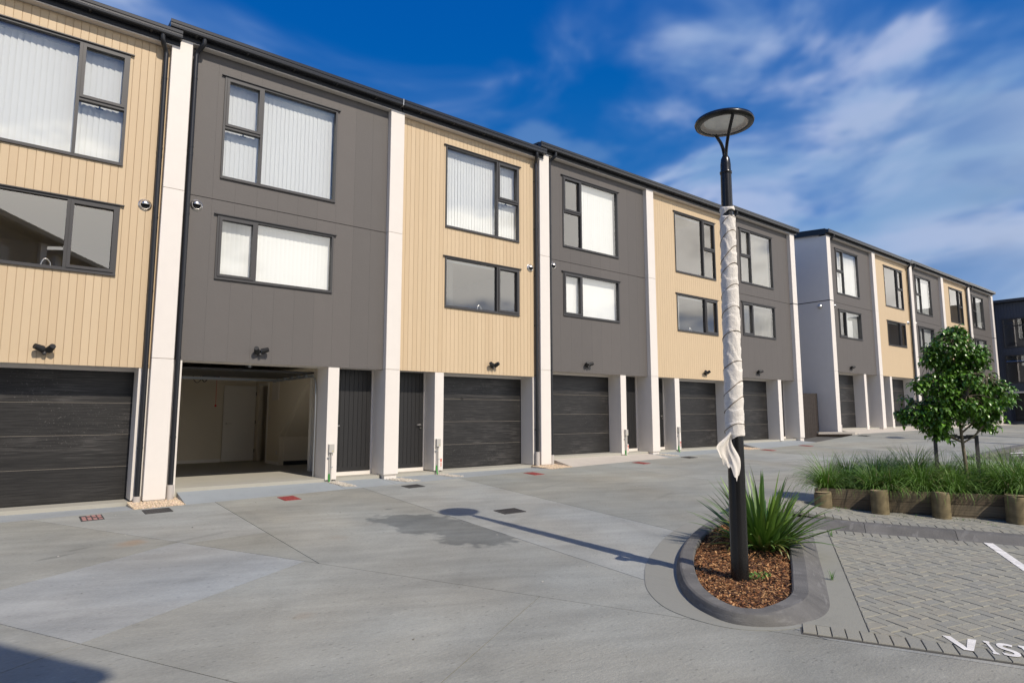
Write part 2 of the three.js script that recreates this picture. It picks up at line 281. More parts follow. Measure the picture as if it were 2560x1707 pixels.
M.grass = new THREE.MeshPhysicalMaterial({ color: lin(1, 1, 1), roughness: 0.55, transmission: 0.3, thickness: 0, vertexColors: true, side: THREE.DoubleSide });
M.treeLeaf = new THREE.MeshPhysicalMaterial({ color: lin(1, 1, 1), vertexColors: true, roughness: 0.34, transmission: 0.12, thickness: 0, side: THREE.DoubleSide });
M.bark = std(lin(0.23, 0.185, 0.13), 0.9, { map: rep(T_conc, 0.2), bumpMap: rep(T_fine, 0.06), bumpScale: 0.004 });
M.weed = leafMat(0.10, 0.25, 0.03, 0.6);
// ------------------------------------------------------------------ the ground
const KX = [-40, 20, 24.5, 46, 60], KY = [-0.5, 0.55, 0.83, 0.97, 1.05];
const rise = (x) => { if (x <= KX[0]) return KY[0]; for (let i = 1; i < 5; i++) if (x <= KX[i]) return lerp(KY[i - 1], KY[i], (x - KX[i - 1]) / (KX[i] - KX[i - 1])); return KY[4]; };
const gy = (x, z) => rise(x) - 0.04 * clamp(z, -1, 14);
{
  const xs = [-600, ...KX, 600], zs = [-600, -1, 14, 600], mb = new MB();
  const P = (x, z) => [x, gy(x, z) - 0.07, z];
  for (let i = 0; i < 6; i++) for (let j = 0; j < 3; j++) mb.quad(P(xs[i], zs[j + 1]), P(xs[i + 1], zs[j + 1]), P(xs[i + 1], zs[j]), P(xs[i], zs[j]));
  structure(mesh('ground', mb, M.under));
}
// convex polygons in the plan (x, z)
function cut(poly, [px, pz], [dx, dz], gap) {          // the part of poly left of the line through p along d (by more than gap)
  const l = Math.hypot(dx, dz), nx = dz / l, nz = -dx / l, s = (q) => (q[0] - px) * nx + (q[1] - pz) * nz - gap, out = [];
  for (let i = 0; i < poly.length; i++) { const a = poly[i], b = poly[(i + 1) % poly.length], sa = s(a), sb = s(b); if (sa >= 0) out.push(a); if (sa * sb < 0) { const t = sa / (sa - sb); out.push([lerp(a[0], b[0], t), lerp(a[1], b[1], t)]); } }
  return out.length > 2 ? out : null;
}
function split(polys, p, d, only, gap = 0.004) {
  const out = []; for (const q of polys) { if (only && !only(q)) { out.push(q); continue; } const a = cut(q, p, d, gap), b = cut(q, p, [-d[0], -d[1]], gap); if (a) out.push(a); if (b) out.push(b); }
  return out;
}
const area = (q) => { let A = 0; for (let i = 0; i < q.length; i++) { const [x, z] = q[i], [X, Z] = q[(i + 1) % q.length]; A += x * Z - X * z; } return Math.abs(A) / 2; };
const centre = (q) => q.reduce((s, p) => [s[0] + p[0] / q.length, s[1] + p[1] / q.length], [0, 0]);
const inside = (q, [x, z]) => { let s = 0; for (let i = 0; i < q.length; i++) { const [ax, az] = q[i], [bx, bz] = q[(i + 1) % q.length]; const c = Math.sign((bx - ax) * (z - az) - (bz - az) * (x - ax)); if (c && s && c !== s) return false; s = c || s; } return true; };
const driveway = structure(group('driveway'));
{
  let polys = [[[-14, 0.56], [60, 0.56], [60, 13.9], [-14, 13.9]]];
  const J3 = [[-0.39, 2.48], [2.87, 5.35]];
  const nearSide = (q) => { const [x, z] = centre(q); return (x + 0.39) * 5.35 - (z - 2.48) * 2.87 < 0; }, farSide = (q) => !nearSide(q);
  polys = split(polys, ...J3);
  polys = split(polys, [-1.195, 5.931], [2.139, -1.198], nearSide);
  polys = split(polys, [-1.673, 5.118], [1.19, 2.136], (q) => nearSide(q) && centre(q)[1] > 2.2);
  polys = split(polys, [2.128, 7.132], [1.583, -0.874], (q) => nearSide(q) && inside(q, [1.5, 9]));
  polys = split(polys, [-0.03, 3.08], [1.66, -1.0], (q) => nearSide(q) && inside(q, [-1.2, 4.4]));
  for (const [p, d] of [[[0.935, 1], [0, 1]], [[3.46, 0.8], [-0.2, 6.57]], [[5.6, 0.89], [-0.32, 5.34]], [[9.75, 1], [-0.1, 5]], [[13.95, 1], [-0.1, 5]], [[16.5, 1], [0, 1]], [[20, 1], [0, 1]], [[24.5, 1], [0, 1]], [[27.8, 1], [0, 1]], [[31, 1], [0, 1]], [[35.3, 1], [0, 1]], [[39.7, 1], [0, 1]], [[46, 1], [0, 1]]]) polys = split(polys, p, d, farSide);
  polys = split(polys, [0, 3.22], [1, -0.03], (q) => farSide(q) && centre(q)[0] < 0.9);
  polys = split(polys, [0, 3.9], [1, 0], (q) => farSide(q) && centre(q)[0] > 9);
  const R = rng(5), top = (x, z) => gy(x, z), bot = (x, z) => gy(x, z) - 0.06;
  for (const q of polys) {
    if (area(q) < 0.02) continue;
    let m = M.drive[Math.floor(R() * 4)];
    if (inside(q, [4.3, 4])) m = M.driveLight; if (inside(q, [-0.6, 4.4])) m = M.driveBlue; if (inside(q, [14.5, 2]) || inside(q, [-0.2, 1.8])) m = M.driveLight; if (inside(q, [2.2, 2])) m = M.drive[0];
    const b = new MB(); b.uvf = (x, y, z) => [(x - gx0) / GW, (z - gz0) / GH];
    mesh('concrete_slab', b.prismY(q, bot, top), m, driveway);
  }
}
// ------------------------------------------------------------------ the terrace
const PW = 0.3233, ZC = -0.131, JL = 2.5, JH = 5.38;
const W1 = [0.578, 2.727, 5.797, 7.714], W2 = [0.571, 2.723, 3.962, 5.112];
const slatGeo = {};
M.steel2 = M.steel.clone(); M.steel2.side = THREE.DoubleSide;
function townhouse(s) {
  const { X0, uw, L, beige, blindsUp = [], blindsLow = [], single = false, dx = 0 } = s;
  const house = group('townhouse', null, [X0, L, 0]);
  tag(house, s.label, 'townhouse', 'terraced townhouses along the driveway');
  const mir = beige, m = (u) => mir ? uw - u : u, R = rng(s.seed);
  const bx = (b, u0, u1, ...r) => b.box(Math.min(m(u0), m(u1)), Math.max(m(u0), m(u1)), ...r);
  const w1 = [W1[0] + dx, W1[1] + dx, W1[2], W1[3]], w2 = [W2[0] + dx, W2[1] + dx, W2[2], W2[3]];
  const clads = beige ? [M.beige, M.beige2, M.beige3] : [M.grey, M.grey2, M.grey3];
  const FY = 0.37 + (s.gf ?? 0);
  const gnd = (lx, z) => gy(X0 + lx, z) - L;

  // shell
  const o0 = Math.min(w1[0], w2[0]), o1 = Math.max(w1[1], w2[1]);
  let b = new MB(); bx(b, 0, o0, 2.53, 8.05, -0.30, -0.158); bx(b, o1, uw, 2.53, 8.05, -0.30, -0.158); bx(b, o0, o1, 2.53, w2[2] - 0.002, -0.30, -0.158); bx(b, o0, o1, w2[3] + 0.002, w1[2] - 0.002, -0.30, -0.158); bx(b, o0, o1, w1[3] + 0.002, 8.05, -0.30, -0.158);
  mesh('wall', b, clads[0], house);
  b = new MB(); b.box(0.002, uw - 0.002, FY - 0.37, FY, -9.0, -0.17); mesh('floor_slab', b, M.slab, house);
  b = new MB(); b.box(0.002, uw - 0.002, 2.56, 2.86, -9, -0.302); mesh('floor', b, M.inner, house);
  b = new MB(); b.box(0.002, uw - 0.002, 5.30, 5.52, -9, -0.302); mesh('floor', b, M.inner, house);
  b = new MB(); b.box(0.002, uw - 0.002, 8.08, 8.16, -9, -0.302); mesh('ceiling', b, M.inner, house);
  b = new MB(); b.box(0.002, uw - 0.002, FY, 9.0, -9.2, -9.0); mesh('rear_wall', b, M.white, house);
  b = new MB(); b.box(0.002, uw - 0.002, 2.86, 5.30, -4.6, -4.5).box(0.002, uw - 0.002, 5.52, 8.08, -4.6, -4.5); mesh('partition_wall', b, M.inner, house);
  const party = (x0, x1, parent) => { const q = new MB(); q.prismX([[-0.302, 0], [-0.302, 8.21], [-9.1, 9.05], [-9.1, 0]], x0, x1); return mesh('party_wall', q, M.white, parent); };
  party(-PW + 0.002, -0.002, house);
  if (s.endPillar) party(uw + 0.002, uw + PW - 0.002, house);

  // cladding: boards or panels, each with its own edges
  const merged = [], pitch = beige ? 0.10655 : 0.3805, gap = beige ? 0.0024 : 0.0005, ch = beige ? 0.0042 : 0.0012;
  const rectPrism = (q, a, c, y0, y1, cl, cr) => {         // a < c in local x
    const z1 = ZC, z0 = -0.1575, ya = y0, yb = y1;
    const prof = []; prof.push([a, z0]); if (cl) prof.push([a, z1 - ch], [a + ch, z1]); else prof.push([a, z1]); if (cr) prof.push([c - ch, z1], [c, z1 - ch]); else prof.push([c, z1]); prof.push([c, z0]);
    q.prismY(prof, () => ya, () => yb);
  };
  const rows = beige ? [[JL, 8.054]] : [[JL, JH - 0.006], [JH + 0.006, 8.054]];
  const n = Math.ceil(uw / pitch - 0.02);
  for (let k = 0; k < n; k++) {
    const c0 = k * pitch + gap / 2 + (beige ? 0 : (k ? 0.09 - pitch + pitch : 0)), c1 = Math.min(uw - 0.001, (k + 1) * pitch - gap / 2 + (beige ? 0 : 0.09));
    if (c1 - c0 < 0.02) continue;
    const mtl = clads[Math.floor(R() * 3)];
    for (const [r0, r1] of rows) {
      const edges = [c0, c1]; for (const w of [w1, w2]) for (const e of [w[0], w[1]]) if (e > c0 + 1e-4 && e < c1 - 1e-4) edges.push(e);
      edges.sort((p, q) => p - q);
      const parts = [];
      for (let e = 0; e < edges.length - 1; e++) {
        const e0 = edges[e], e1 = edges[e + 1], mid = (e0 + e1) / 2; if (e1 - e0 < 1e-4) continue;
        let segs = [[r0, r1]];
        for (const w of [w1, w2]) if (mid > w[0] && mid < w[1]) { const out = []; for (const [a, d] of segs) { if (w[3] <= a || w[2] >= d) { out.push([a, d]); continue; } if (w[2] - a > 0.005) out.push([a, w[2]]); if (d - w[3] > 0.005) out.push([w[3], d]); } segs = out; }
        for (const [a, d] of segs) parts.push([e0, e1, a, d, e === 0, e === edges.length - 2]);
      }
      const emit = (list) => { const q = new MB(R() * 3, R() * 3); for (const [e0, e1, a, d, cl, cr] of list) { const A = Math.min(m(e0), m(e1)), C = Math.max(m(e0), m(e1)); rectPrism(q, A, C, a, d, mir ? cr : cl, mir ? cl : cr); } if (single) mesh(beige ? 'cladding_board' : 'cladding_panel', q, mtl, house); else merged.push(q.geo()); };
      if (edges.length > 2) emit(parts); else for (const q of parts) emit([q]);
    }
  }
  if (!single) stuff(mesh('cladding', mergeGeometries(merged), clads[0], house));

  // soffit, fascia, gutter, roof
  const ra = s.roofFrom ?? -PW, rb = uw + (s.roofTo ?? 0);
  b = new MB(); b.box(0.001, uw - 0.001, 8.058, 8.076, -0.30, 0.002); mesh('soffit', b, M.soffit, house);
  b = new MB(); b.box(ra + 0.01, rb - 0.01, 8.079, 8.26, 0.003, 0.021); mesh('fascia', b, M.metal, house);
  b = new MB(); b.prismX([[0.022, 8.158], [0.128, 8.158], [0.148, 8.172], [0.150, 8.206], [0.141, 8.214], [0.141, 8.238], [0.152, 8.247], [0.153, 8.296], [0.146, 8.305], [0.132, 8.305], [0.130, 8.292], [0.022, 8.286]], ra, rb); 
  const gut = mesh('gutter', b, M.gutter, house);
  b = new MB(); for (let x = ra + 0.4; x < rb; x += 0.86) b.box(x, x + 0.03, 8.150, 8.1575, 0.03, 0.12); mesh('gutter_bracket', b, M.frame, gut);
  if (s.gutterJoint) { b = new MB(); b.prismX([[0.022, 8.155], [0.13, 8.155], [0.151, 8.17], [0.156, 8.3], [0.15, 8.308], [0.022, 8.29]], s.gutterJoint, s.gutterJoint + 0.016); mesh('gutter_joint', b, M.galv, gut); }
  b = new MB(); b.prismX([[0.06, 8.262], [0.06, 8.312], [-9.4, 9.21], [-9.4, 9.15]], ra + 0.004, rb - 0.004); mesh('roof', b, M.roofing, house);
  if (s.verge) { b = new MB(); b.prismX([[0.02, 8.09], [0.02, 8.335], [-9.4, 9.235], [-9.4, 9.0]], ra - 0.02, ra + 0.003); mesh('verge_flashing', b, M.metal, house); }

  // pillars of blocks with recessed joints
  const pillar = (x0, x1, plinth) => {
    const g = group('pillar', house);
    const base = gnd((x0 + x1) / 2, 0) + (plinth ? 0.115 : 0.03);
    for (const [y0, y1, zb] of [[base, JL - 0.005, -0.615], [JL + 0.005, JH - 0.005, -0.2995], [JH + 0.005, 8.077, -0.2995]]) { const q = new MB(R() * 3, R() * 3); rectBlock(q, x0, x1, y0, y1, zb, 0); mesh('pillar_block', q, M.white, g); }
    const q = new MB(); q.box(x0 + 0.012, x1 - 0.012, base - 0.02, 8.07, -0.29, -0.014); mesh('pillar_core', q, M.soffit, g);
    if (plinth) { const f = new MB(); f.box(x0 + 0.03, x1 - 0.02, base - 0.2, base - 0.0005, -0.60, -0.03); mesh('plinth', f, M.white, g); }
    if (s.verge && x0 < 0) { const f = new MB(); f.box(x0 - 0.004, x1 + 0.003, JH - 0.016, JH + 0.016, -0.30, 0.004).box(x0 - 0.004, x0 + 0.05, JH - 0.016, JH + 0.016, -9.0, -0.304); mesh('joint_flashing', f, M.metal, g); }
    if (s.endPillar && x0 > 0) { const f = new MB(); f.box(x0 - 0.003, x1 + 0.004, JH - 0.016, JH + 0.016, -0.30, 0.004); mesh('joint_flashing', f, M.metal, g); }
  };
  function rectBlock(q, x0, x1, y0, y1, z0, z1) { const c = 0.006; q.prismY([[x0, z0], [x0, z1 - c], [x0 + c, z1], [x1 - c, z1], [x1, z1 - c], [x1, z0]], () => y0, () => y1); }
  pillar(-PW + 0.0005, -0.0005, s.plinth);
  if (s.endPillar) pillar(uw + 0.0005, uw + PW - 0.0005, true);

  // ground floor: recess soffit, jambs, pilaster
  b = new MB(); bx(b, 0.001, uw - 0.001, 2.503, 2.529, -0.70, -0.1585); mesh('recess_soffit', b, M.white, house);
  b = new MB(); bx(b, 0.001, 0.152, gnd(m(0.08), -0.1) + 0.03, 2.5022, -0.68, -0.139); mesh('jamb', b, M.white, house);
  b = new MB(); bx(b, 2.712, 2.934, gnd(m(2.8), -0.1) + 0.09, 2.5022, -0.70, -0.139); const pil = mesh('pilaster', b, M.white, house);
  b = new MB(); bx(b, 2.73, 2.915, gnd(m(2.8), -0.1) - 0.1, gnd(m(2.8), -0.1) + 0.0895, -0.68, -0.18); mesh('plinth', b, M.slab, pil);
  // side door of vertical boards in a white frame
  const door = group('side_door', house);
  b = new MB(); bx(b, 2.936, 2.962, FY + 0.002, 2.502, -0.66, -0.55); bx(b, uw - 0.03, uw - 0.002, FY + 0.002, 2.502, -0.66, -0.55); bx(b, 2.9625, uw - 0.0305, FY + 0.002, FY + 0.072, -0.66, -0.54); mesh('door_frame', b, M.white, door);
  const nb = 9, d0 = 2.965, d1 = uw - 0.033, bw = (d1 - d0) / nb;
  for (let k = 0; k < nb; k++) { b = new MB(R(), R()); const A = Math.min(m(d0 + k * bw), m(d0 + (k + 1) * bw)), c = 0.004; b.prismY([[A + 0.0015, -0.62], [A + 0.0015, -0.584], [A + c, -0.58], [A + bw - c, -0.58], [A + bw - 0.0015, -0.584], [A + bw - 0.0015, -0.62]], () => FY + 0.078, () => 2.5); mesh('door_board', b, M.boardBlack, door); }
  b = new MB(); b.box(Math.min(m(d0), m(d1)), Math.max(m(d0), m(d1)), FY + 0.078, FY + 0.16, -0.5795, -0.572); mesh('kick_board', b, M.boardBlack, door);
  b = new MB(); b.box(Math.min(m(d0), m(d1)), Math.max(m(d0), m(d1)), FY + 0.078, 2.5, -0.64, -0.625); mesh('door_back', b, M.black, door);
  { const hx = m(d0 + 0.075), dirn = mir ? -1 : 1; const h = merge([tube([[hx, 1.36, -0.58], [hx, 1.36, -0.535], [hx + dirn * 0.1, 1.36, -0.53]], 0.009, 10, 8), cyl(0.026, 0.026, 0.012, 16).rotateX(Math.PI / 2).translate(hx, 1.36, -0.58), cyl(0.012, 0.012, 0.03, 10).rotateX(Math.PI / 2).translate(hx + 0.004, 1.29, -0.575)]); mesh('door_handle', h, M.steel, door); }

  // garage door
  const gb = FY + 0.022, ph = (2.452 - gb) / 4;
  if (!s.open) {
    const gd = group('garage_door', house);
    for (let k = 0; k < 4; k++) { b = new MB(R() * 2, R() * 2); const y0 = gb + k * ph, y1 = y0 + ph - 0.004, c = 0.005, A = Math.min(m(0.1525), m(2.7115)), C = Math.max(m(0.1525), m(2.7115)); b.prismX([[-0.635, y0], [-0.595 - c, y0], [-0.595, y0 + c], [-0.595, y1 - c], [-0.595 - c, y1], [-0.635, y1]], A, C); mesh('door_panel', b, M.garage[(k * 2 + s.seed) % 6], gd); }
    b = new MB(); bx(b, 0.1525, 2.7115, FY + 0.01, 2.461, -0.66, -0.64); mesh('door_back', b, M.black, gd);
    b = new MB(); bx(b, 0.1525, 2.7115, FY + 0.001, FY + 0.0215, -0.632, -0.60); mesh('bottom_seal', b, M.black, gd);
    b = new MB(); bx(b, 0.1525, 2.7115, 2.452, 2.502, -0.66, -0.572); mesh('door_head', b, M.white, gd);
    b = new MB(); for (let k = 1; k < 4; k++) bx(b, 0.154, 2.71, gb + k * ph - 0.0035, gb + k * ph + 0.0005, -0.62, -0.5965); mesh('pale_ledge', b, M.paleTone, gd);  // thin pale strip along each joint between the door panels
    if (s.bracket) { b = new MB(); for (const q of [0.62, 0.66]) bx(b, 2.712 - q - 0.16, 2.712 - q - 0.145, 1.91, 1.985, -0.594, -0.588); mesh('pull_bracket', b, M.black, gd); }
  }
  // the rooms behind each garage door stay closed at the back
  b = new MB(); b.box(0.002, uw - 0.002, FY + 0.001, 2.559, -6.2, -6.05); mesh('garage_rear_wall', b, M.inner, house);

  // windows
  const makeWindow = (w, upper, blinds) => {
    const g = group('window', house), [u0, u1, y0, y1] = w, F = 0.038, mu = u0 + 0.655, ty = y0 + (y1 - y0) * 0.497;
    const zf = -0.112, zb = -0.21;
    const A = Math.min(m(u0), m(u1)), C = Math.max(m(u0), m(u1));
    b = new MB(); b.box(A + 0.002, C - 0.002, y0 + 0.002, y0 + F, zb, zf).box(A + 0.002, C - 0.002, y1 - F, y1 - 0.002, zb, zf);
    b.box(A + 0.002, A + F, y0 + F, y1 - F, zb, zf).box(C - F, C - 0.002, y0 + F, y1 - F, zb, zf);
    bx(b, mu, mu + 0.045, y0 + F, y1 - F, zb, zf + 0.002);
    if (upper) bx(b, u0 + F, mu, ty - 0.022, ty + 0.022, zb, zf - 0.004);
    mesh('frame', b, M.frame, g);
    b = new MB(); b.box(A - 0.055, C + 0.055, y1 - 0.001, y1 + 0.016, -0.1305, -0.088); mesh('head_flashing', b, M.frame, g);
    b = new MB(); b.box(A, C, y0 - 0.014, y0 + 0.0015, -0.1305, -0.1); mesh('sill_flashing', b, M.frame, g);
    b = new MB(); b.box(A + 0.002, C - 0.002, y0 - 0.03, y0 + 0.0015, -0.46, -0.212); mesh('inner_sill', b, M.inner, g);
    const sash = (a, c, d, e, fr) => {
      b = new MB(); const z0 = -0.19, z1 = -0.098, t = fr; bx(b, a, c, d, d + t, z0, z1); bx(b, a, c, e - t, e, z0, z1); bx(b, a, a + t, d + t, e - t, z0, z1); bx(b, c - t, c, d + t, e - t, z0, z1); mesh('sash', b, M.frame, g);
      pane(a + t, c - t, d + t, e - t);
    };
    const pane = (a, c, d, e) => { const l = Math.min(m(a), m(c)), r = Math.max(m(a), m(c)); b = new MB(); b.quad([l, d, -0.162], [r, d, -0.162], [r, e, -0.162], [l, e, -0.162]); mesh('pane', b, M.glass, g); };
    if (upper) { sash(u0 + F + 0.001, mu - 0.001, ty + 0.023, y1 - F - 0.001, 0.045); pane(u0 + F, mu, y0 + F, ty - 0.022); }
    else sash(u0 + F + 0.001, mu - 0.001, y0 + F + 0.001, y1 - F - 0.001, 0.045);
    pane(mu + 0.045, u1 - F, y0 + F, y1 - F);
    if (upper) { b = new MB(); const hu = m(u0 + 0.37); b.box(hu - 0.05, hu + 0.05, ty - 0.075, ty - 0.058, -0.2, -0.182).box(hu - 0.012, hu + 0.012, ty - 0.06, ty - 0.03, -0.2, -0.185); mesh('window_latch', b, M.frame, g); }
    // vertical blinds
    const sy0 = y0 + 0.045, sy1 = y1 - 0.075, hgt = sy1 - sy0, key = hgt.toFixed(3);
    if (!slatGeo[key]) { const q = new MB(); const nS = 6, wd = 0.0445; for (let k = 0; k < nS; k++) { const a = -wd + 2 * wd * k / nS, c = -wd + 2 * wd * (k + 1) / nS, za = 0.0022 * (1 - (a / wd) ** 2), zc = 0.0022 * (1 - (c / wd) ** 2); q.quad([a, 0, za], [c, 0, zc], [c, hgt, zc], [a, hgt, za]); } slatGeo[key] = q.geo(); slatGeo[key].userData = {}; }
    if (blinds.length) { b = new MB(); b.box(A + 0.02, C - 0.02, y1 - 0.075, y1 - 0.035, -0.30, -0.262); mesh('blind_rail', b, M.blind, g); }
    for (const [fa, fb, ang, sp = 0.079] of blinds) {
      const x0 = lerp(A + 0.03, C - 0.03, fa), x1 = lerp(A + 0.03, C - 0.03, fb), cnt = Math.max(1, Math.round((x1 - x0) / sp));
      for (let k = 0; k < cnt; k++) { const o = mesh('blind_slat', slatGeo[key], M.blindMat, g); o.position.set(lerp(x0, x1, (k + 0.5) / cnt), sy0, -0.282); o.rotation.y = (ang + (R() - 0.5) * 3) * Math.PI / 180; o.rotation.z = (R() - 0.5) * 0.004; }
    }
    return g;
  };
  makeWindow(w1, true, blindsUp); makeWindow(w2, false, blindsLow);
  if (s.tap) {                                              // kitchen bench with a mixer tap under the lower window
    b = new MB(); b.box(0.02, uw - 0.02, 2.862, 3.86, -1.05, -0.48); const bench = mesh('kitchen_bench', b, M.bench, house); const tx = m(w2[0] + 0.95);
    mesh('tap', tube([[tx, 3.86, -0.56], [tx, 4.12, -0.56], [tx + 0.05, 4.19, -0.565], [tx + 0.11, 4.13, -0.57], [tx + 0.115, 4.06, -0.57]], 0.012, 24, 8), M.steel, bench);
  }

  // extract vent, downpipe
  { const vx = m(0.225 + dx), vy = 5.206, g = group('wall_vent', house); const fl = new THREE.LatheGeometry([[0.066, 0.001], [0.066, 0.030], [0.072, 0.034], [0.078, 0.030], [0.084, 0.010], [0.100, 0.005], [0.101, 0.0]].map(([r, y]) => new THREE.Vector2(r, y)), 32); fl.rotateX(Math.PI / 2); fl.translate(vx, vy, ZC + 0.0005); mesh('vent_flange', fl, M.steel, g);
    const dk = new THREE.CircleGeometry(0.066, 24); dk.translate(vx, vy, ZC + 0.004); mesh('vent_shade_disc', dk, M.black, g);  // flat black disc paints the shade inside the vent
    const cap = new THREE.SphereGeometry(0.074, 24, 14, 0, Math.PI * 2, 0, Math.PI * 0.5); cap.rotateX(0.12); cap.translate(vx, vy + 0.012, ZC + 0.004); mesh('vent_hood', cap, M.steel2, g); }
  { const px = m(0.072), g = group('downpipe', house), yb = gnd(px, 0) + (s.pipeEnd ?? 0.30);
    mesh('pipe', tube([[m(0.16), 8.16, 0.085], [m(0.16), 8.085, 0.085], [m(0.15), 8.05, 0.07], [m(0.105), 7.985, -0.02], [px, 7.93, -0.062], [px, 7.88, -0.066], [px, 7.6, -0.066], [px, 5, -0.066], [px, yb, -0.066]], 0.04, 90, 14), M.metal, g);
    for (const y of [7.45, 6.2, 5.0, 3.75, 2.52, 1.2]) { const c = merge([cyl(0.0435, 0.0435, 0.03, 18, px, y, -0.066), new MB().box(px - 0.03, px + 0.03, y + 0.006, y + 0.024, -0.14, -0.1).geo()]); mesh('pipe_clip', c, M.metal, g); }
    for (const y of [6.05, 3.1]) mesh('pipe_joint', cyl(0.0425, 0.0425, 0.07, 18, px, y, -0.066), M.metal, g);
    mesh('riser', cyl(0.056, 0.056, yb - gnd(px, 0) + 0.16, 20, px, gnd(px, 0) - 0.12, -0.066), M.pvc, g); }
  return { house, m, gnd };
}
M.paleTone = std(lin(0.30, 0.27, 0.23), 0.9);  // pale tone of the strips on the garage panel joints
M.blindMat = new THREE.MeshPhysicalMaterial({ color: lin(0.89, 0.88, 0.84), roughness: 0.85, transmission: 0.12, thickness: 0, side: THREE.DoubleSide });

const PT = 4.1879, UW = 3.8646, PT2 = 4.345, UW2 = PT2 - PW, XB2 = 23.93;
const full = (a, sp) => [[0, 1, a, sp]];
const specs = [
  { n: 'A', X0: -UW, uw: UW, L: -0.16, beige: true, seed: 11, single: true, blindsUp: [[0, 1, 13]], blindsLow: [], tap: true, roofTo: 0.13, plinth: false, pipeEnd: 0.06,
    label: 'beige townhouse cut by the left picture edge, closed black garage door beside the open garage' },
  { n: 'B', X0: PW, uw: UW, L: 0, beige: false, seed: 12, single: true, open: true, blindsUp: full(9), blindsLow: full(-12), roofFrom: -0.385, gutterJoint: UW + 0.2, pipeEnd: 0.2, roofTo: 0.25,
    label: 'dark grey townhouse with its garage door open, leftmost grey one' },
  { n: 'C', X0: PT + PW, uw: UW, L: 0, beige: true, seed: 13, single: true, blindsUp: full(9), blindsLow: [[0, 0.14, 62, 0.022]], tap: true, roofFrom: -0.07, roofTo: 0.13, plinth: true, bracket: true,
    label: 'beige townhouse directly right of the open garage, between two grey ones' },
  { n: 'D', X0: 2 * PT + PW, uw: UW, L: 0.1667, beige: false, seed: 14, single: true, blindsUp: [[0.40, 1, 6]], blindsLow: full(-10), roofFrom: -0.385, pipeEnd: 0.2, roofTo: 0.02,
    label: 'second dark grey townhouse, pale concrete apron before its closed garage' },
  { n: 'E', X0: 3 * PT + PW, uw: UW, L: 0.1667, beige: true, seed: 15, blindsUp: [[0, 0.09, 60, 0.022]], blindsLow: [[0, 0.12, 60, 0.022]], tap: true, roofFrom: -0.30, roofTo: 0.13, plinth: true,
    label: 'beige townhouse whose right side is crossed by the wrapped lamp post' },
  { n: 'F', X0: 4 * PT + PW, uw: UW, L: 0.3178, beige: false, seed: 16, blindsUp: full(48), blindsLow: full(48), roofFrom: -0.385, roofTo: PW + 0.16, endPillar: true,
    label: 'dark grey end townhouse just right of the lamp post, half-open striped blinds' },
  { n: 'G', X0: XB2 + PW, uw: UW2, L: 0.80, beige: false, gf: -0.16, seed: 17, dx: 0.07, verge: true, blindsUp: full(8), blindsLow: [[0.42, 1, 10]], roofFrom: -0.40, roofTo: 0.02,
    label: 'dark grey townhouse with a tall blank white side wall, behind the timber gate' },
  { n: 'H', X0: XB2 + PT2 + PW, uw: UW2, L: 0.80, beige: true, gf: -0.16, seed: 18, dx: 0.10, blindsUp: [], blindsLow: [[0, 0.07, 60, 0.022]], tap: true, roofFrom: -0.30, roofTo: 0.13, plinth: true,
    label: 'beige townhouse of the far block standing left of the young tree' },
  { n: 'I', X0: XB2 + 2 * PT2 + PW, uw: UW2, L: 0.85, beige: false, gf: -0.16, seed: 19, dx: 0.07, blindsUp: full(8), blindsLow: full(8), roofFrom: -0.385, roofTo: 0.02,
    label: 'middle dark grey townhouse of the far block, lower half behind the tree crown' },
  { n: 'J', X0: XB2 + 3 * PT2 + PW, uw: UW2, L: 0.85, beige: true, gf: -0.16, seed: 20, dx: 0.10, blindsUp: [], blindsLow: [], roofFrom: -0.30, roofTo: 0.13, plinth: true,
    label: 'rightmost beige townhouse, partly hidden behind the top of the tree' },
  { n: 'K', X0: XB2 + 4 * PT2 + PW, uw: UW2, L: 0.87, beige: false, gf: -0.16, seed: 21, dx: 0.07, blindsUp: [[0.5, 1, 8]], blindsLow: full(8), roofFrom: -0.385, roofTo: PW + 0.16, endPillar: true,
    label: 'farthest dark grey townhouse at the right end of the terrace' },
];
const H = {}; for (const s of specs) H[s.n] = { ...townhouse(s), s };

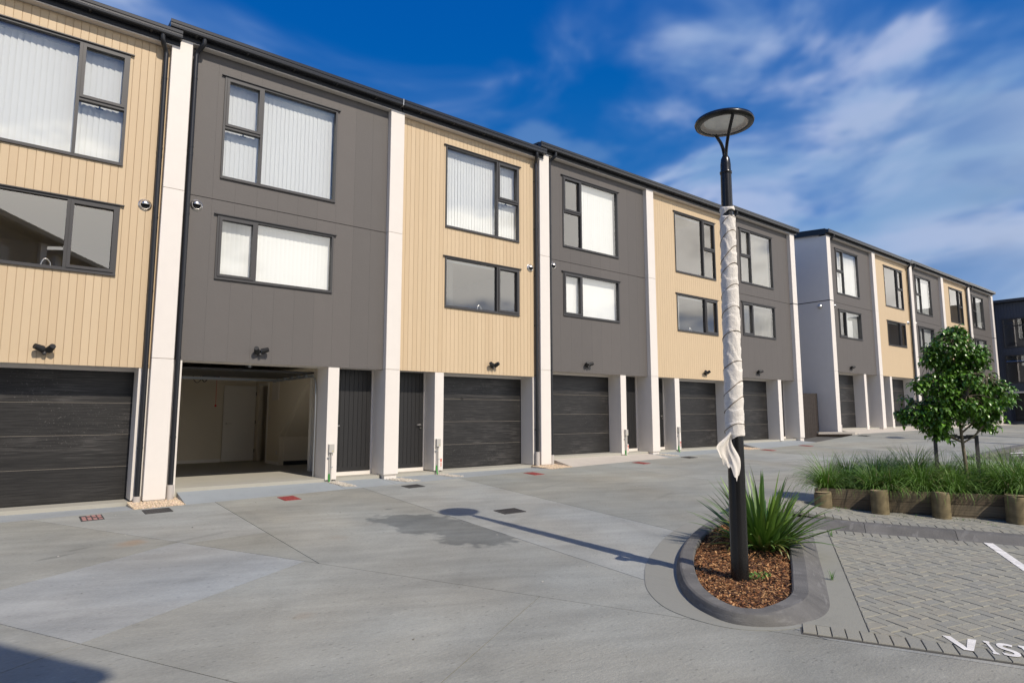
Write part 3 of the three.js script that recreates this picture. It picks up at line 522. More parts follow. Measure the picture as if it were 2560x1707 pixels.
// inside the open garage
{
  const hb = H.B.house, X = (x) => x - PW, g = group('garage_interior', hb);
  const add = (name, b, mt) => mesh(name, b, mt, g);
  const wallX = X(3.42);
  let b = new MB(); b.box(wallX, wallX + 0.1, 0.371, 2.559, -6.049, -5.75).box(wallX, wallX + 0.1, 2.34, 2.559, -5.75, -5.0).box(wallX, wallX + 0.1, 0.371, 2.559, -5.0, -4.0);
  b.prismX([[-3.9995, 1.05], [-2.35, 2.27], [-2.1005, 2.27], [-2.1005, 2.559], [-3.9995, 2.559]], wallX, wallX + 0.1); add('side_wall', b, M.inner);
  b = new MB(); b.box(wallX + 0.101, X(4.16), 0.371, 1.05, -4.1, -3.95); b.prismX([[-3.949, 1.05], [-2.35, 2.27], [-2.1005, 2.27], [-2.1005, 2.40], [-2.45, 2.40], [-4.1, 1.15], [-4.1, 1.051]], wallX + 0.101, X(4.16)); add('stair_underside', b, M.inner);
  b = new MB(); b.box(X(4.16), X(4.18), 0.371, 2.559, -6.0, -0.71); add('cupboard_wall', b, M.inner);
  b = new MB(); b.box(wallX, X(4.155), 0.371, 2.559, -2.1, -1.98); add('stub_wall', b, M.doorWhite);
  b = new MB(); b.box(wallX + 0.102, X(4.15), 0.372, 0.47, -3.949, -3.935); add('skirting', b, M.darkSkirt);
  b = new MB(); b.box(wallX - 0.012, wallX - 0.001, 0.371, 0.45, -4.99, -4.0).box(0.01, X(2.6), 0.371, 0.45, -6.048, -6.036); add('skirting', b, M.doorWhite);
  b = new MB(); b.box(wallX + 0.101, X(4.158), 0.371, 2.559, -4.72, -4.62); add('passage_wall', b, M.inner);
  b = new MB(); b.box(wallX - 0.014, wallX - 0.001, 0.371, 2.41, -5.0, -4.93).box(wallX - 0.014, wallX - 0.001, 2.341, 2.41, -5.75, -5.0); add('architrave', b, M.doorWhite);
  const leaf = group('inner_door', g); b = new MB(); b.box(X(2.60), X(3.40), 0.39, 2.35, -6.0, -5.96); mesh('door_leaf', b, M.doorWhite, leaf);
  mesh('door_handle', merge([tube([[X(2.68), 1.36, -5.96], [X(2.68), 1.36, -5.91], [X(2.80), 1.36, -5.905]], 0.011, 10, 8), cyl(0.028, 0.028, 0.01, 16).rotateX(Math.PI / 2).translate(X(2.68), 1.36, -5.955)]), M.steel, leaf);
  b = new MB(); for (const y of [0.6, 1.35, 2.1]) b.box(X(3.40), X(3.417), y, y + 0.09, -5.975, -5.955); mesh('hinge', b, M.metal, leaf);
  b = new MB(); b.box(wallX - 0.02, wallX - 0.001, 1.95, 2.44, -4.62, -4.12); add('fuse_board', b, M.white);
  b = new MB(); b.box(wallX - 0.008, wallX - 0.001, 1.45, 1.56, -4.82, -4.75).box(wallX - 0.008, wallX - 0.001, 0.62, 0.72, -4.2, -4.1); add('switch_plate', b, M.white);
  b = new MB(); b.box(X(3.75), X(3.83), 1.35, 1.6, -1.979, -1.965); add('control_panel', b, M.white);
  b = new MB(); for (let k = 0; k < 4; k++) b.box(X(0.50), X(3.00), 2.395, 2.435, -0.78 - (k + 1) * 0.53 + 0.008, -0.78 - k * 0.53); add('raised_door_panel', b, M.garage[0]);
  b = new MB(); b.box(X(0.49), X(0.52), 2.33, 2.38, -3.3, -0.8).box(X(2.985), X(3.015), 2.33, 2.38, -3.3, -0.8).box(X(0.5), X(3.0), 2.33, 2.385, -2.96, -2.92).box(X(1.72), X(1.77), 2.47, 2.51, -3.6, -0.75); add('door_track', b, M.galv);
  mesh('door_track', merge([tube([[X(0.505), 0.38, -0.66], [X(0.505), 2.0, -0.66], [X(0.505), 2.25, -0.7], [X(0.505), 2.35, -0.82]], 0.016, 24, 6), tube([[X(3.0), 0.38, -0.66], [X(3.0), 2.0, -0.66], [X(3.0), 2.25, -0.7], [X(3.0), 2.35, -0.82]], 0.016, 24, 6)]), M.galv, g);
  b = new MB(); for (let k = 0; k < 5; k++) b.box(X(2.93), X(2.98), 2.34, 2.40, -1.2 - k * 0.42, -1.08 - k * 0.42); add('roller_hinge', b, M.galv);
  b = new MB(); b.box(X(1.6), X(1.89), 2.40, 2.54, -3.9, -3.55); add('door_opener', b, M.frame);
  mesh('opener_cable', merge([tube([[X(1.3), 2.55, -3.2], [X(1.28), 2.36, -3.2], [X(1.36), 2.27, -3.2], [X(1.44), 2.36, -3.2], [X(1.40), 2.45, -3.2]], 0.007, 24, 6), tube([[X(1.46), 2.36, -3.2], [X(1.50), 2.29, -3.2], [X(1.56), 2.36, -3.2], [X(1.50), 2.42, -3.2]], 0.009, 24, 6, true)]), M.black, g);
  mesh('release_cord', merge([tube([[1.752 - PW, 2.47, -3.2], [1.752 - PW, 2.1, -3.2], [1.752 - PW, 1.80, -3.2]], 0.0045, 4, 6), new THREE.SphereGeometry(0.024, 12, 8).translate(1.752 - PW, 1.78, -3.2)]), M.cordRed, g);
}

// aprons before the garages: a ramp from the drive up to the slab edge
const ZT = 0.552, ZK = -0.175;
const houseAt = (x) => { let best = H.A; for (const h of Object.values(H)) if (x > h.s.X0 - PW - 0.001) best = h; return best; };
const surf = (x, z, h = houseAt(x)) => z >= ZT ? gy(x, z) : lerp(0.31 + h.s.L + (h.s.gf ?? 0), gy(x, ZT) + 0.003, clamp((z - ZK) / (ZT - ZK), 0, 1));
function apron(h, x0, x1, mt, label) {
  const b = new MB(h.s.seed * 0.37, h.s.seed * 0.21);
  b.prismY([[x0, ZK], [x1, ZK], [x1, ZT], [x0, ZT]], (x, z) => gy(x, z) - 0.12, (x, z) => surf(x, z, h));
  const o = mesh('apron', b, mt); structure(o); o.userData.label = label; return o;
}
const apronWhere = { A: 'at the left picture edge', B: 'before the open garage', C: 'before the first beige garage', D: 'pale, before the second grey garage', E: 'left of the lamp post', F: 'right of the lamp post', G: 'before the far block first garage', H: 'before the far beige garage', I: 'behind the tree', J: 'behind the tree, farther', K: 'at the far end' };
for (const [k, h] of Object.entries(H)) {
  const mt = k === 'D' || k >= 'G' ? M.apronPale : M.apronBlue[h.s.seed % 3], { s } = h, e = s.beige ? [s.X0 - PW + 0.003, s.X0 + s.uw - 0.19] : [s.X0 + 0.19, s.X0 + s.uw - 0.003], mid = s.X0 + h.m(2.83);
  apron(h, e[0], mid - 0.003, mt, 'smooth concrete apron, left part, ' + apronWhere[k]); apron(h, mid + 0.003, e[1], mt, 'smooth concrete apron, right part, ' + apronWhere[k]);
}
// ------------------------------------------------------------------ gravel, covers, small fittings
M.gravel = std(lin(0.62, 0.50, 0.37), 0.85);
M.gravelGrey = std(lin(0.50, 0.46, 0.40), 0.88);
function gravelBed(poly, h, seed, label, n, mt = M.gravelGrey) {
  const g = group('gravel_bed'); tag(g, label, 'gravel', 'gravel beds at the pillar feet', 'stuff'); const R = rng(seed);
  const base = new MB().prismY(poly, (x, z) => gy(x, z) - 0.06, (x, z) => h(x, z)); mesh('gravel_base', base, mt, g).userData.kind = 'stuff';
  const ico = new THREE.IcosahedronGeometry(0.011, 0), im = new THREE.InstancedMesh(ico, mt, n); im.name = 'pebbles'; im.userData.kind = 'stuff';
  const xs = poly.map((p) => p[0]), zs = poly.map((p) => p[1]), o = new THREE.Object3D(), c = new THREE.Color(); let k = 0;
  while (k < n) { const x = lerp(Math.min(...xs), Math.max(...xs), R()), z = lerp(Math.min(...zs), Math.max(...zs), R()); if (!inside(poly, [x, z])) continue; o.position.set(x, h(x, z) + R() * 0.010, z); o.rotation.set(R() * 6, R() * 6, R() * 6); const q = 0.55 + R() * 0.9; o.scale.set(q * (0.8 + R() * 0.6), q * 0.8, q); o.updateMatrix(); im.setMatrixAt(k, o.matrix); const t = 0.72 + R() * 0.5; im.setColorAt(k, c.setRGB(t, t * (0.95 + R() * 0.08), t * (0.88 + R() * 0.14))); k++; }
  g.add(im); return g;
}
const ST = Object.values(H);
for (const [k, n, w] of [[0, 'B', 'by the open garage'], [1, 'D', 'beside the second grey townhouse'], [2, 'F', 'behind the lamp post']]) {
  const x = H[n].s.X0, a = x - PW - 0.187, c = x + 0.187, f = (X, Z) => gy(X, Z) - 0.003;
  gravelBed([[a, ZK], [c, ZK], [c, ZT], [a, ZT]], f, 300 + k, 'pale gravel round the downpipe feet ' + w, 1500, M.gravel);
}
for (const [k, n, w] of [[0, 'C', 'between the two side doors'], [1, 'E', 'left of the lamp post']]) { const x = H[n].s.X0 - PW, f = (X, Z) => surf(X, Z, H[n]) + 0.0012; gravelBed([[x + 0.05, 0.03], [x + PW + 0.05, 0.03], [x + PW + 0.26, 0.46], [x + 0.28, 0.44]], f, 310 + k, 'pale gravel at the foot of the pillar ' + w, 520); }
for (const [k, x, n, w] of [[0, 3.08, 'B', 'of the open garage'], [1, 5.47, 'C', 'of the first beige townhouse']]) gravelBed([[x - 0.02, -0.12], [x + 0.20, -0.12], [x + 0.36, 0.42], [x + 0.13, 0.34]], (X, Z) => surf(X, Z, H[n]) + 0.0012, 320 + k, 'small gravel wedge under the meter box ' + w, 420);

function drainGrate(x, z, w, d, label, turn = 0) {
  const g = group('drain_grate', null, [x, gy(x, z) + 0.003, z]); g.rotation.y = turn; tag(g, label, 'drain grate', 'iron drain grates in the driveway');
  let b = new MB(); b.box(-w / 2, w / 2, -0.04, 0.006, -d / 2, -d / 2 + 0.018).box(-w / 2, w / 2, -0.04, 0.006, d / 2 - 0.018, d / 2).box(-w / 2, -w / 2 + 0.018, -0.04, 0.006, -d / 2 + 0.018, d / 2 - 0.018).box(w / 2 - 0.018, w / 2, -0.04, 0.006, -d / 2 + 0.018, d / 2 - 0.018); mesh('grate_frame', b, M.iron, g);
  b = new MB(); const n = Math.round(w / 0.036); for (let k = 1; k < n; k++) { const q = -w / 2 + w * k / n; b.box(q - 0.009, q + 0.009, -0.03, 0.004, -d / 2 + 0.018, d / 2 - 0.018); } b.box(-w / 2 + 0.018, w / 2 - 0.018, -0.03, 0.003, -0.012, 0.012); mesh('grate_bars', b, M.iron, g);
  b = new MB(); b.box(-w / 2 + 0.019, w / 2 - 0.019, 0.0006, 0.0016, -d / 2 + 0.019, d / 2 - 0.019); mesh('pit_shade_sheet', b, M.black, g);  // thin black sheet just under the bar tops, painted shade of the hollow
  g.rotation.z = Math.atan(0.0175); g.rotation.x = Math.atan(0.04); return g;
}
drainGrate(0.075, 0.87, 0.36, 0.34, 'ribbed drain grate beside gravel at the foot of the leftmost pillar');
drainGrate(4.31, 0.98, 0.34, 0.31, 'dark drain grate before the pillar between two side doors');
drainGrate(4.31, 3.92, 0.38, 0.32, 'drain grate out in the driveway right of the round lamp shadow', -0.08);
drainGrate(13.05, 0.85, 0.36, 0.30, 'thin dark drain grate left of the wrapped lamp post, near the beige garage');
drainGrate(24.0, 0.95, 0.4, 0.34, 'far drain grate before the timber gate');
function hydrantCover(x, z, label, worn) {
  const g = group('service_cover', null, [x, gy(x, z) + 0.002, z]); tag(g, label, 'service cover', 'red service covers before the garages');
  let b = new MB(); const w = 0.135, d = 0.20; b.box(-w, w, -0.03, 0.003, -d, d); mesh('cover_frame', b, worn ? M.iron : M.redIron, g);
  b = new MB(); for (let i = 0; i < 4; i++) for (let j = 0; j < 5; j++) if ((i * 7 + j * 3) % 5) b.box(-w + 0.02 + i * 0.062, -w + 0.066 + i * 0.062, 0.003, 0.007, -d + 0.025 + j * 0.072, -d + 0.083 + j * 0.072); mesh('raised_tread', b, worn ? M.redWorn : M.redIron, g);
  g.rotation.z = Math.atan(0.0175); g.rotation.x = Math.atan(0.04); return g;
}
hydrantCover(-0.74, 0.90, 'worn red service cover before the closed garage at the left edge', true);
hydrantCover(2.00, 0.92, 'bright red service cover before the open garage');
hydrantCover(7.34, 0.93, 'red service cover before the first beige garage');
hydrantCover(10.9, 0.95, 'red service cover before the pale apron');
hydrantCover(17.0, 0.95, 'red service cover just right of the lamp post foot cloth');
hydrantCover(19.6, 0.85, 'small red service cover near the timber gate');

// twin-head sensor lights above the garages
function securityLight(x, y, label, flip) {
  const g = group('security_light', null, [x, y, ZC]); tag(g, label, 'security light', 'twin-head security lights above the garage doors');
  const base = new THREE.CylinderGeometry(0.045, 0.05, 0.035, 18); base.rotateX(Math.PI / 2); base.translate(0, 0, 0.018); mesh('mount', base, M.black, g);
  mesh('sensor', merge([new THREE.SphereGeometry(0.03, 14, 10).translate(0, -0.045, 0.055), cyl(0.018, 0.024, 0.04, 12, 0, -0.04, 0.045)]), M.frame, g);
  for (const sx of [-1, 1]) {
    const q = new THREE.CylinderGeometry(0.052, 0.040, 0.12, 20); const e = new THREE.Group(); e.name = 'lamp_head'; g.add(e);
    e.position.set(sx * 0.075, 0.035, 0.09); e.rotation.set(-0.5, 0, sx * (flip === sx ? 0.35 : 0.95)); e.rotation.x = -2.1; mesh('lamp_barrel', q, M.black, e); const f = new THREE.CylinderGeometry(0.046, 0.046, 0.004, 20); f.translate(0, 0.061, 0); mesh('lamp_lens', f, M.lens, e);
    mesh('arm', tube([[0, 0.0, 0.03], [sx * 0.035, 0.012, 0.06], [sx * 0.07, 0.03, 0.08]], 0.011, 8, 8), M.black, g);
  }
  return g;
}
const lightWhere = { A: 'on the beige wall at the left picture edge', B: 'on the grey wall above the open garage', C: 'on the first full beige wall', D: 'on the second grey wall', E: 'on the beige wall left of the lamp post', F: 'on the grey wall right of the lamp post', G: 'on the grey wall beside the blank white side wall' };
for (const [k, w] of Object.entries(lightWhere)) { const { s, m } = H[k]; securityLight(s.X0 + m(1.40 + (s.dx ?? 0)), 2.70 + s.L, 'black twin-head sensor light ' + w, s.beige ? 1 : -1); }

// small meter boxes with conduit on the pilasters
function meterBox(k, u, label, sign) {
  const { s, m } = H[k], x = s.X0 + m(u), z = -0.139, y0 = gy(x, -0.1), g = group('meter_box', null, [x, y0, z]); tag(g, label, 'meter box', 'meter boxes on the garage pilasters');
  const bh = 0.60; let b = new MB(); b.box(-0.045, 0.055, bh, bh + 0.16, 0.001, 0.06); const bd = mesh('box_body', b, M.boxGrey, g); b = new MB(); b.box(0.018, 0.034, bh + 0.02, bh + 0.036, 0.0601, 0.062); mesh('tag', b, std(lin(0.6, 0.5, 0.05), 0.6), bd);
  mesh('conduit', merge([cyl(0.012, 0.012, bh - 0.02, 10, -0.02, 0.02, 0.02), cyl(0.014, 0.014, bh + 0.0, 10, 0.014, 0.0, 0.022)]), M.boxGrey, g);
  mesh('conduit_clip', merge([new MB().box(-0.06, 0.0, bh - 0.1, bh - 0.085, 0.001, 0.034), new MB().box(0.0, 0.045, bh - 0.28, bh - 0.265, 0.001, 0.036)]), M.galv, g);
  mesh('green_conduit', tube([[-0.02, 0.2, 0.02], [-0.02, 0.1, 0.024], [-0.01, 0.02, 0.05], [0.03 * sign, -0.04, 0.09]], 0.014, 14, 8), M.hose, g);
  if (s.beige || k === 'D') { b = new MB(); b.box(0.075, 0.125, 0.14, 0.36, 0.001, 0.004); const sg = mesh('warning_sign', b, M.white, g); b = new MB(); b.box(0.081, 0.119, 0.27, 0.335, 0.0041, 0.0055).box(0.090, 0.110, 0.17, 0.255, 0.0041, 0.0055); mesh('warning_mark', b, M.redSign, sg); }
}
meterBox('B', 2.80, 'grey meter box and green conduit on the pilaster beside the open garage', 1);
meterBox('C', 2.86, 'grey meter box with red sticker on the first beige townhouse pilaster', -1);
meterBox('D', 2.86, 'small grey meter box right of the pale apron', 1);
meterBox('E', 2.84, 'small meter box on the pilaster left of the lamp post', 1);

// timber gate between the two blocks
{
  const palings = (name, x0, x1, z, y0, y1, label, n) => {
    const g = group(name, null, [x0, y0, z]); tag(g, label, name === 'timber_gate' ? 'gate' : 'fence'); const w = (x1 - x0) / n, R = rng(77 + n);
    for (let k = 0; k < n; k++) { const b = new MB(R() * 2, R() * 2); b.box(k * w + 0.003, (k + 1) * w - 0.003, 0, y1 - y0 - R() * 0.01, -0.01 - R() * 0.004, 0.012); mesh('paling', b, M.fence, g); }
    const b = new MB(); b.box(0, x1 - x0, 0.25, 0.34, -0.05, -0.0145).box(0, x1 - x0, y1 - y0 - 0.35, y1 - y0 - 0.26, -0.05, -0.0145); mesh('rail', b, M.fence, g); return g;
  };
  const gt = palings('timber_gate', 21.27, 23.25, -0.52, 0.60, 2.40, 'dark stained timber gate of vertical palings between the two terrace blocks', 13);
  const b = new MB(); b.box(0.93, 0.97, 0.98, 1.08, 0.0125, 0.03); mesh('gate_latch', b, M.black, gt);
  palings('timber_fence', 23.27, 23.93, -0.76, 0.90, 2.42, 'short dark paling fence between the timber gate and the white side wall', 5);
  const bed = new MB().prismY([[23.1, -0.7], [23.94, -0.7], [24.6, 0.35], [23.7, 0.55]], (x, z) => gy(x, z) - 0.05, (x, z) => gy(x, z) + 0.03); tag(mesh('bark_bed', bed, M.soil), 'small dark bark bed at the foot of the white side wall', 'garden bed', null, 'stuff');
  const kb = new MB().prismY([[23.25, -0.45], [23.40, -0.45], [24.35, 0.55], [24.15, 0.55]], (x, z) => gy(x, z) - 0.02, (x, z) => gy(x, z) + 0.10); tag(mesh('edging_strip', kb, M.apronPale), 'pale concrete edging strip through the bark bed', 'edging');
}
// vent on the blank side wall of the far block
{ const g = group('side_vent', H.G.house); const q = new THREE.SphereGeometry(0.1, 20, 12, 0, Math.PI * 2, 0, Math.PI / 2); q.rotateZ(Math.PI / 2); q.translate(-PW - 0.002, 5.16, -0.42); mesh('vent_cowl', q, M.steel, g); }

// ------------------------------------------------------------------ dark building closing the street
{
  const g = group('dark_building', null, [48, 0.9, 0]); tag(g, 'dark blue-grey building with large windows at the far right edge', 'building');
  let b = new MB(); const z0 = -7, z1 = 9;
  const wins = [[-0.12, 3.2, 4.90, 6.76], [-0.12, 3.2, 2.63, 4.43]];
  b.box(0.05, 8, 0, 7.8, z0, -0.121).box(0.05, 8, 0, 7.8, 3.201, z1).box(0.05, 8, 6.762, 7.8, -0.12, 3.2).box(0.05, 8, 4.432, 4.898, -0.12, 3.2).box(0.05, 8, 2.1, 2.628, -0.12, 3.2).box(0.6, 8, 0, 2.099, -0.12, 3.2).box(2.5, 8, 2.63, 6.7, -0.1, 3.19); mesh('wall', b, M.darkClad, g);
  b = new MB(); for (let z = z0; z < z1; z += 0.16) { for (const [y0, y1] of [[4.60, 4.86], [6.79, 7.78], [2.14, 2.60]]) b.box(0.02, 0.0495, y0, y1, z + 0.005, z + 0.155); if (z < -0.3 || z > 3.21) b.box(0.02, 0.0495, 2.63, 4.56, z + 0.005, z + 0.155).box(0.02, 0.0495, 4.89, 6.76, z + 0.005, z + 0.155); } stuff(mesh('cladding', b, M.darkClad, g));
  b = new MB(); b.box(-0.35, 8.2, 7.81, 7.98, z0 - 0.2, z1 + 0.2); mesh('roof', b, M.roofing, g);
  b = new MB(); b.box(-0.12, 0.04, 1.99, 2.098, z0, z1); mesh('canopy', b, M.soffit, g);
  for (const [a, c, y0, y1] of wins) {
    const w = group('window', g); b = new MB(); b.box(-0.02, 0.1, y0, y0 + 0.07, a, c).box(-0.02, 0.1, y1 - 0.07, y1, a, c).box(-0.02, 0.1, y0 + 0.07, y1 - 0.07, a, a + 0.07).box(-0.02, 0.1, y0 + 0.07, y1 - 0.07, c - 0.07, c).box(-0.02, 0.1, y1 - 0.52, y1 - 0.46, a + 0.07, c - 0.07); mesh('frame', b, M.frame, w);
    b = new MB(); b.quad([0.05, y0 + 0.07, a + 0.07], [0.05, y0 + 0.07, c - 0.07], [0.05, y1 - 0.52, c - 0.07], [0.05, y1 - 0.52, a + 0.07]); mesh('pane', b, M.glass, w);
    b = new MB(); b.quad([0.05, y1 - 0.46, a + 0.07], [0.05, y1 - 0.46, c - 0.07], [0.05, y1 - 0.07, c - 0.07], [0.05, y1 - 0.07, a + 0.07]); mesh('pane', b, M.glass, w);
  }
  const aw = group('open_sash', g); b = new MB(); b.quad([-0.42, 3.95, 0.0], [-0.42, 3.95, 3.1], [0.0, 4.40, 3.1], [0.0, 4.40, 0.0]); mesh('pane', b, M.glass, aw); b = new MB(); b.box(-0.45, -0.4, 3.92, 3.97, -0.05, 3.15); mesh('frame', b, M.frame, aw);
  b = new MB(); b.box(0.45, 0.59, 0.25, 1.98, 0.05, 3.0); mesh('garage_door', b, M.garage[1], g);
  b = new MB(); b.box(0.02, 0.2, 0.0, 0.22, z0, z1); mesh('plinth', b, M.kerb, g);
}
// townhouses behind the camera: their shadow reaches the near corner and the windows mirror them
{
  const ang = Math.atan2(0.5, 0.866);                       // eave line runs along (0.5, 0.866) in x, z
  const row = (ox, oz, len, label, seed) => {
    const g = group('opposite_townhouse', null, [ox, gy(ox, oz), oz]); g.rotation.y = ang; tag(g, label, 'townhouse', 'townhouses behind the camera');
    // local z runs along the eave towards the corner, local -x away from the drive
    let b = new MB(); b.box(-8, -0.45, 0, 7.75, -len, -0.25); mesh('wall', b, seed % 2 ? M.grey : M.beige2, g);
    const pr = new MB(); pr.box(-8.3, 0.0, 7.752, 7.93, -len - 0.1, 0.0); mesh('roof', pr, M.roofing, g);
    b = new MB(); b.box(0.002, 0.09, 7.80, 7.96, -len - 0.1, 0.0); mesh('gutter', b, M.gutter, g);
    b = new MB(); b.box(-0.5, -0.36, 0, 7.749, -len, -len + 0.35).box(-0.5, -0.36, 0, 7.749, -0.6, -0.25); mesh('pillar', b, M.white, g);
    for (const [a, c, y0, y1] of [[0.8, 2.9, 5.4, 7.2], [0.8, 2.9, 3.5, 4.6]]) { const w = group('window', g); b = new MB(); b.box(-0.449, -0.40, y0, y1, -len + a, -len + c); mesh('frame', b, M.frame, w); b = new MB(); b.box(-0.399, -0.395, y0 + 0.05, y1 - 0.05, -len + a + 0.05, -len + 1.5).box(-0.399, -0.395, y0 + 0.05, y1 - 0.05, -len + 1.55, -len + c - 0.05); mesh('pane', b, M.bench, w); }
    b = new MB(); b.box(-0.449, -0.42, 0.1, 2.2, -len + 0.5, -len + 3.0); mesh('garage_door', b, M.garage[0], g);
  };
  row(-0.73, 14.38, 5.0, 'grey townhouse just left behind the camera, seen as a reflection and a corner shadow', 1);
  row(1.55, 19.6, 4.2, 'beige townhouse farther behind the camera, mirrored in the left window', 2);
}
// ------------------------------------------------------------------ lamp island with kerb, bark and flax
const A2 = [0.872, -0.489], B2 = [0.489, 0.872];            // axes of the parking bay: along the kerb, across it
const ab = (a, b, o = BAY) => [o[0] + a * A2[0] + b * B2[0], o[1] + a * A2[1] + b * B2[1]];
const BAY = [3.16, 8.98];
function loop(pts, n) { const c = new THREE.CatmullRomCurve3(pts.map(([x, z]) => new THREE.Vector3(x, 0, z)), true, 'centripetal'); return c.getPoints(n).slice(0, n).map((p) => [p.x, p.z]); }
const islandBase = [[7.3, 5.98], [6.5, 6.17], [5.7, 6.40], [4.93, 6.70], [4.28, 7.04], [3.80, 7.36], [3.44, 7.65], [3.14, 7.95], [2.93, 8.30], [2.90, 8.58], [3.08, 8.80], [3.42, 8.93], [3.78, 8.92], [4.45, 8.60], [5.38, 8.09], [6.42, 7.52], [7.2, 7.09], [7.7, 6.5]];
const islandGutter = [[7.4, 5.70], [6.6, 5.86], [5.69, 6.08], [4.92, 6.37], [4.22, 6.73], [3.72, 7.03], [3.34, 7.32], [2.99, 7.66], [2.76, 8.08], [2.80, 8.58], [3.03, 8.83], [3.41, 8.965], [3.79, 8.955], [4.465, 8.632], [5.395, 8.122], [6.435, 7.552], [7.22, 7.12], [7.75, 6.49]];
const NK = 140;
function insetLoop(pts, d) { const n = pts.length; return pts.map((p, i) => { const a = pts[(i + n - 1) % n], b = pts[(i + 1) % n], tx = b[0] - a[0], tz = b[1] - a[1], l = Math.hypot(tx, tz); const dd = typeof d === 'function' ? d(p, i) : d; return [p[0] + dd * tz / l, p[1] - dd * tx / l]; }); }
{
  const base = loop(islandBase, NK), outer = loop(islandGutter, NK);
  // the side towards the bay (lower right) is a wide low mountable kerb, the drive side is upright
  const wide = (p, i) => { const n = base[i]; const a = base[(i + NK - 1) % NK], b = base[(i + 1) % NK], tx = b[0] - a[0], tz = b[1] - a[1], l = Math.hypot(tx, tz); return smooth(0.35, 0.97, (-tz / l) * B2[0] + (tx / l) * B2[1]); };
  const sgn = (() => { let s = 0; for (let i = 0; i < NK; i++) { const [x, z] = base[i], [X, Z] = base[(i + 1) % NK]; s += x * Z - X * z; } return s; })();
  const inn = (d) => insetLoop(base, (p, i) => (sgn > 0 ? -1 : 1) * (typeof d === 'function' ? d(p, i) : d));
  const wi = (i) => wide(null, i);
  const loops = [
    [base, (x, z) => gy(x, z) + 0.008], [inn((p, i) => lerp(0.018, 0.05, wi(i))), (x, z, i) => gy(x, z) + lerp(0.062, 0.030, wi(i))], [inn((p, i) => lerp(0.034, 0.11, wi(i))), (x, z, i) => gy(x, z) + lerp(0.086, 0.062, wi(i))],
    [inn((p, i) => lerp(0.055, 0.17, wi(i))), (x, z) => gy(x, z) + 0.094], [inn((p, i) => lerp(0.165, 0.29, wi(i))), (x, z) => gy(x, z) + 0.092], [inn((p, i) => lerp(0.178, 0.305, wi(i))), (x, z) => gy(x, z) + 0.078], [inn((p, i) => lerp(0.180, 0.31, wi(i))), (x, z) => gy(x, z) - 0.03]];
  const ringMesh = (ls, name, mt, parent) => {
    const pos = [], uv = [], idx = []; let U = 0;
    for (let i = 0; i <= NK; i++) { const k = i % NK; if (i) U += Math.hypot(ls[0][0][k][0] - ls[0][0][(i - 1) % NK][0], ls[0][0][k][1] - ls[0][0][(i - 1) % NK][1]); ls.forEach(([L, h], j) => { const [x, z] = L[k]; pos.push(x, h(x, z, k), z); uv.push(U, j * 0.09); }); }
    const m = ls.length; for (let i = 0; i < NK; i++) for (let j = 0; j < m - 1; j++) { const a = i * m + j, b = a + m; if (sgn > 0) idx.push(a, a + 1, b, b, a + 1, b + 1); else idx.push(a, b, a + 1, b, b + 1, a + 1); }
    const g = new THREE.BufferGeometry(); g.setAttribute('position', new THREE.Float32BufferAttribute(pos, 3)); g.setAttribute('uv', new THREE.Float32BufferAttribute(uv, 2)); g.setIndex(idx); return mesh(name, toCreasedNormals(g, 0.30), mt, parent);
  };
  const island = tag(group('planting_island'), 'rounded concrete kerb island holding bark mulch round the lamp post', 'kerb island');
  ringMesh(loops, 'kerb', M.kerb, island);
  ringMesh([[outer, (x, z) => gy(x, z) - 0.03], [outer, (x, z) => gy(x, z) + 0.0045], [insetLoop(outer, (sgn > 0 ? -1 : 1) * 0.012), (x, z) => gy(x, z) + 0.0062], [insetLoop(base, (sgn > 0 ? -1 : 1) * 0.02), (x, z) => gy(x, z) + 0.0085]], 'kerb_channel', M.gutterConc, island);
  // bark
  const inner = inn((p, i) => lerp(0.180, 0.308, wi(i))), c0 = centre(inner), mb = new MB(), hb = (x, z) => gy(x, z) + 0.028 + 0.03 * (fbm(x * 3, z * 3, 8, 3) - 0.3);
  const rings = 8; for (let i = 0; i < NK; i++) for (let r = 0; r < rings; r++) { const P = (k, t) => { const [x, z] = inner[k % NK]; const X = lerp(c0[0], x, t), Z = lerp(c0[1], z, t); return [X, t > 0.99 ? gy(X, Z) + 0.03 : hb(X, Z), Z]; }; const t0 = r / rings, t1 = (r + 1) / rings; const q = [P(i, t0), P(i, t1), P(i + 1, t1), P(i + 1, t0)]; if (sgn > 0) mb.quad(q[0], q[3], q[2], q[1]); else mb.quad(...q); }
  const bark = tag(group('bark_mulch'), 'brown bark mulch filling the kerb island', 'mulch', null, 'stuff'); stuff(mesh('mulch_bed', mb, M.soil, bark));
  const chip = new MB(); chip.prismX([[-0.005, 0], [-0.004, 0.0035], [0.004, 0.004], [0.0055, 0]], -0.023, 0.023); const R = rng(404), N = 9500, im = new THREE.InstancedMesh(chip.geo(), std(lin(1, 1, 1), 0.9), N); im.name = 'bark_chips'; stuff(im);
  const o = new THREE.Object3D(), col = new THREE.Color(); let k = 0;
  const bb = inner.reduce((s, [x, z]) => [Math.min(s[0], x), Math.max(s[1], x), Math.min(s[2], z), Math.max(s[3], z)], [9, -9, 99, -99]);
  const inPoly = (x, z) => { let c = false; for (let i = 0, j = NK - 1; i < NK; j = i++) { const [xi, zi] = inner[i], [xj, zj] = inner[j]; if ((zi > z) !== (zj > z) && x < (xj - xi) * (z - zi) / (zj - zi) + xi) c = !c; } return c; };
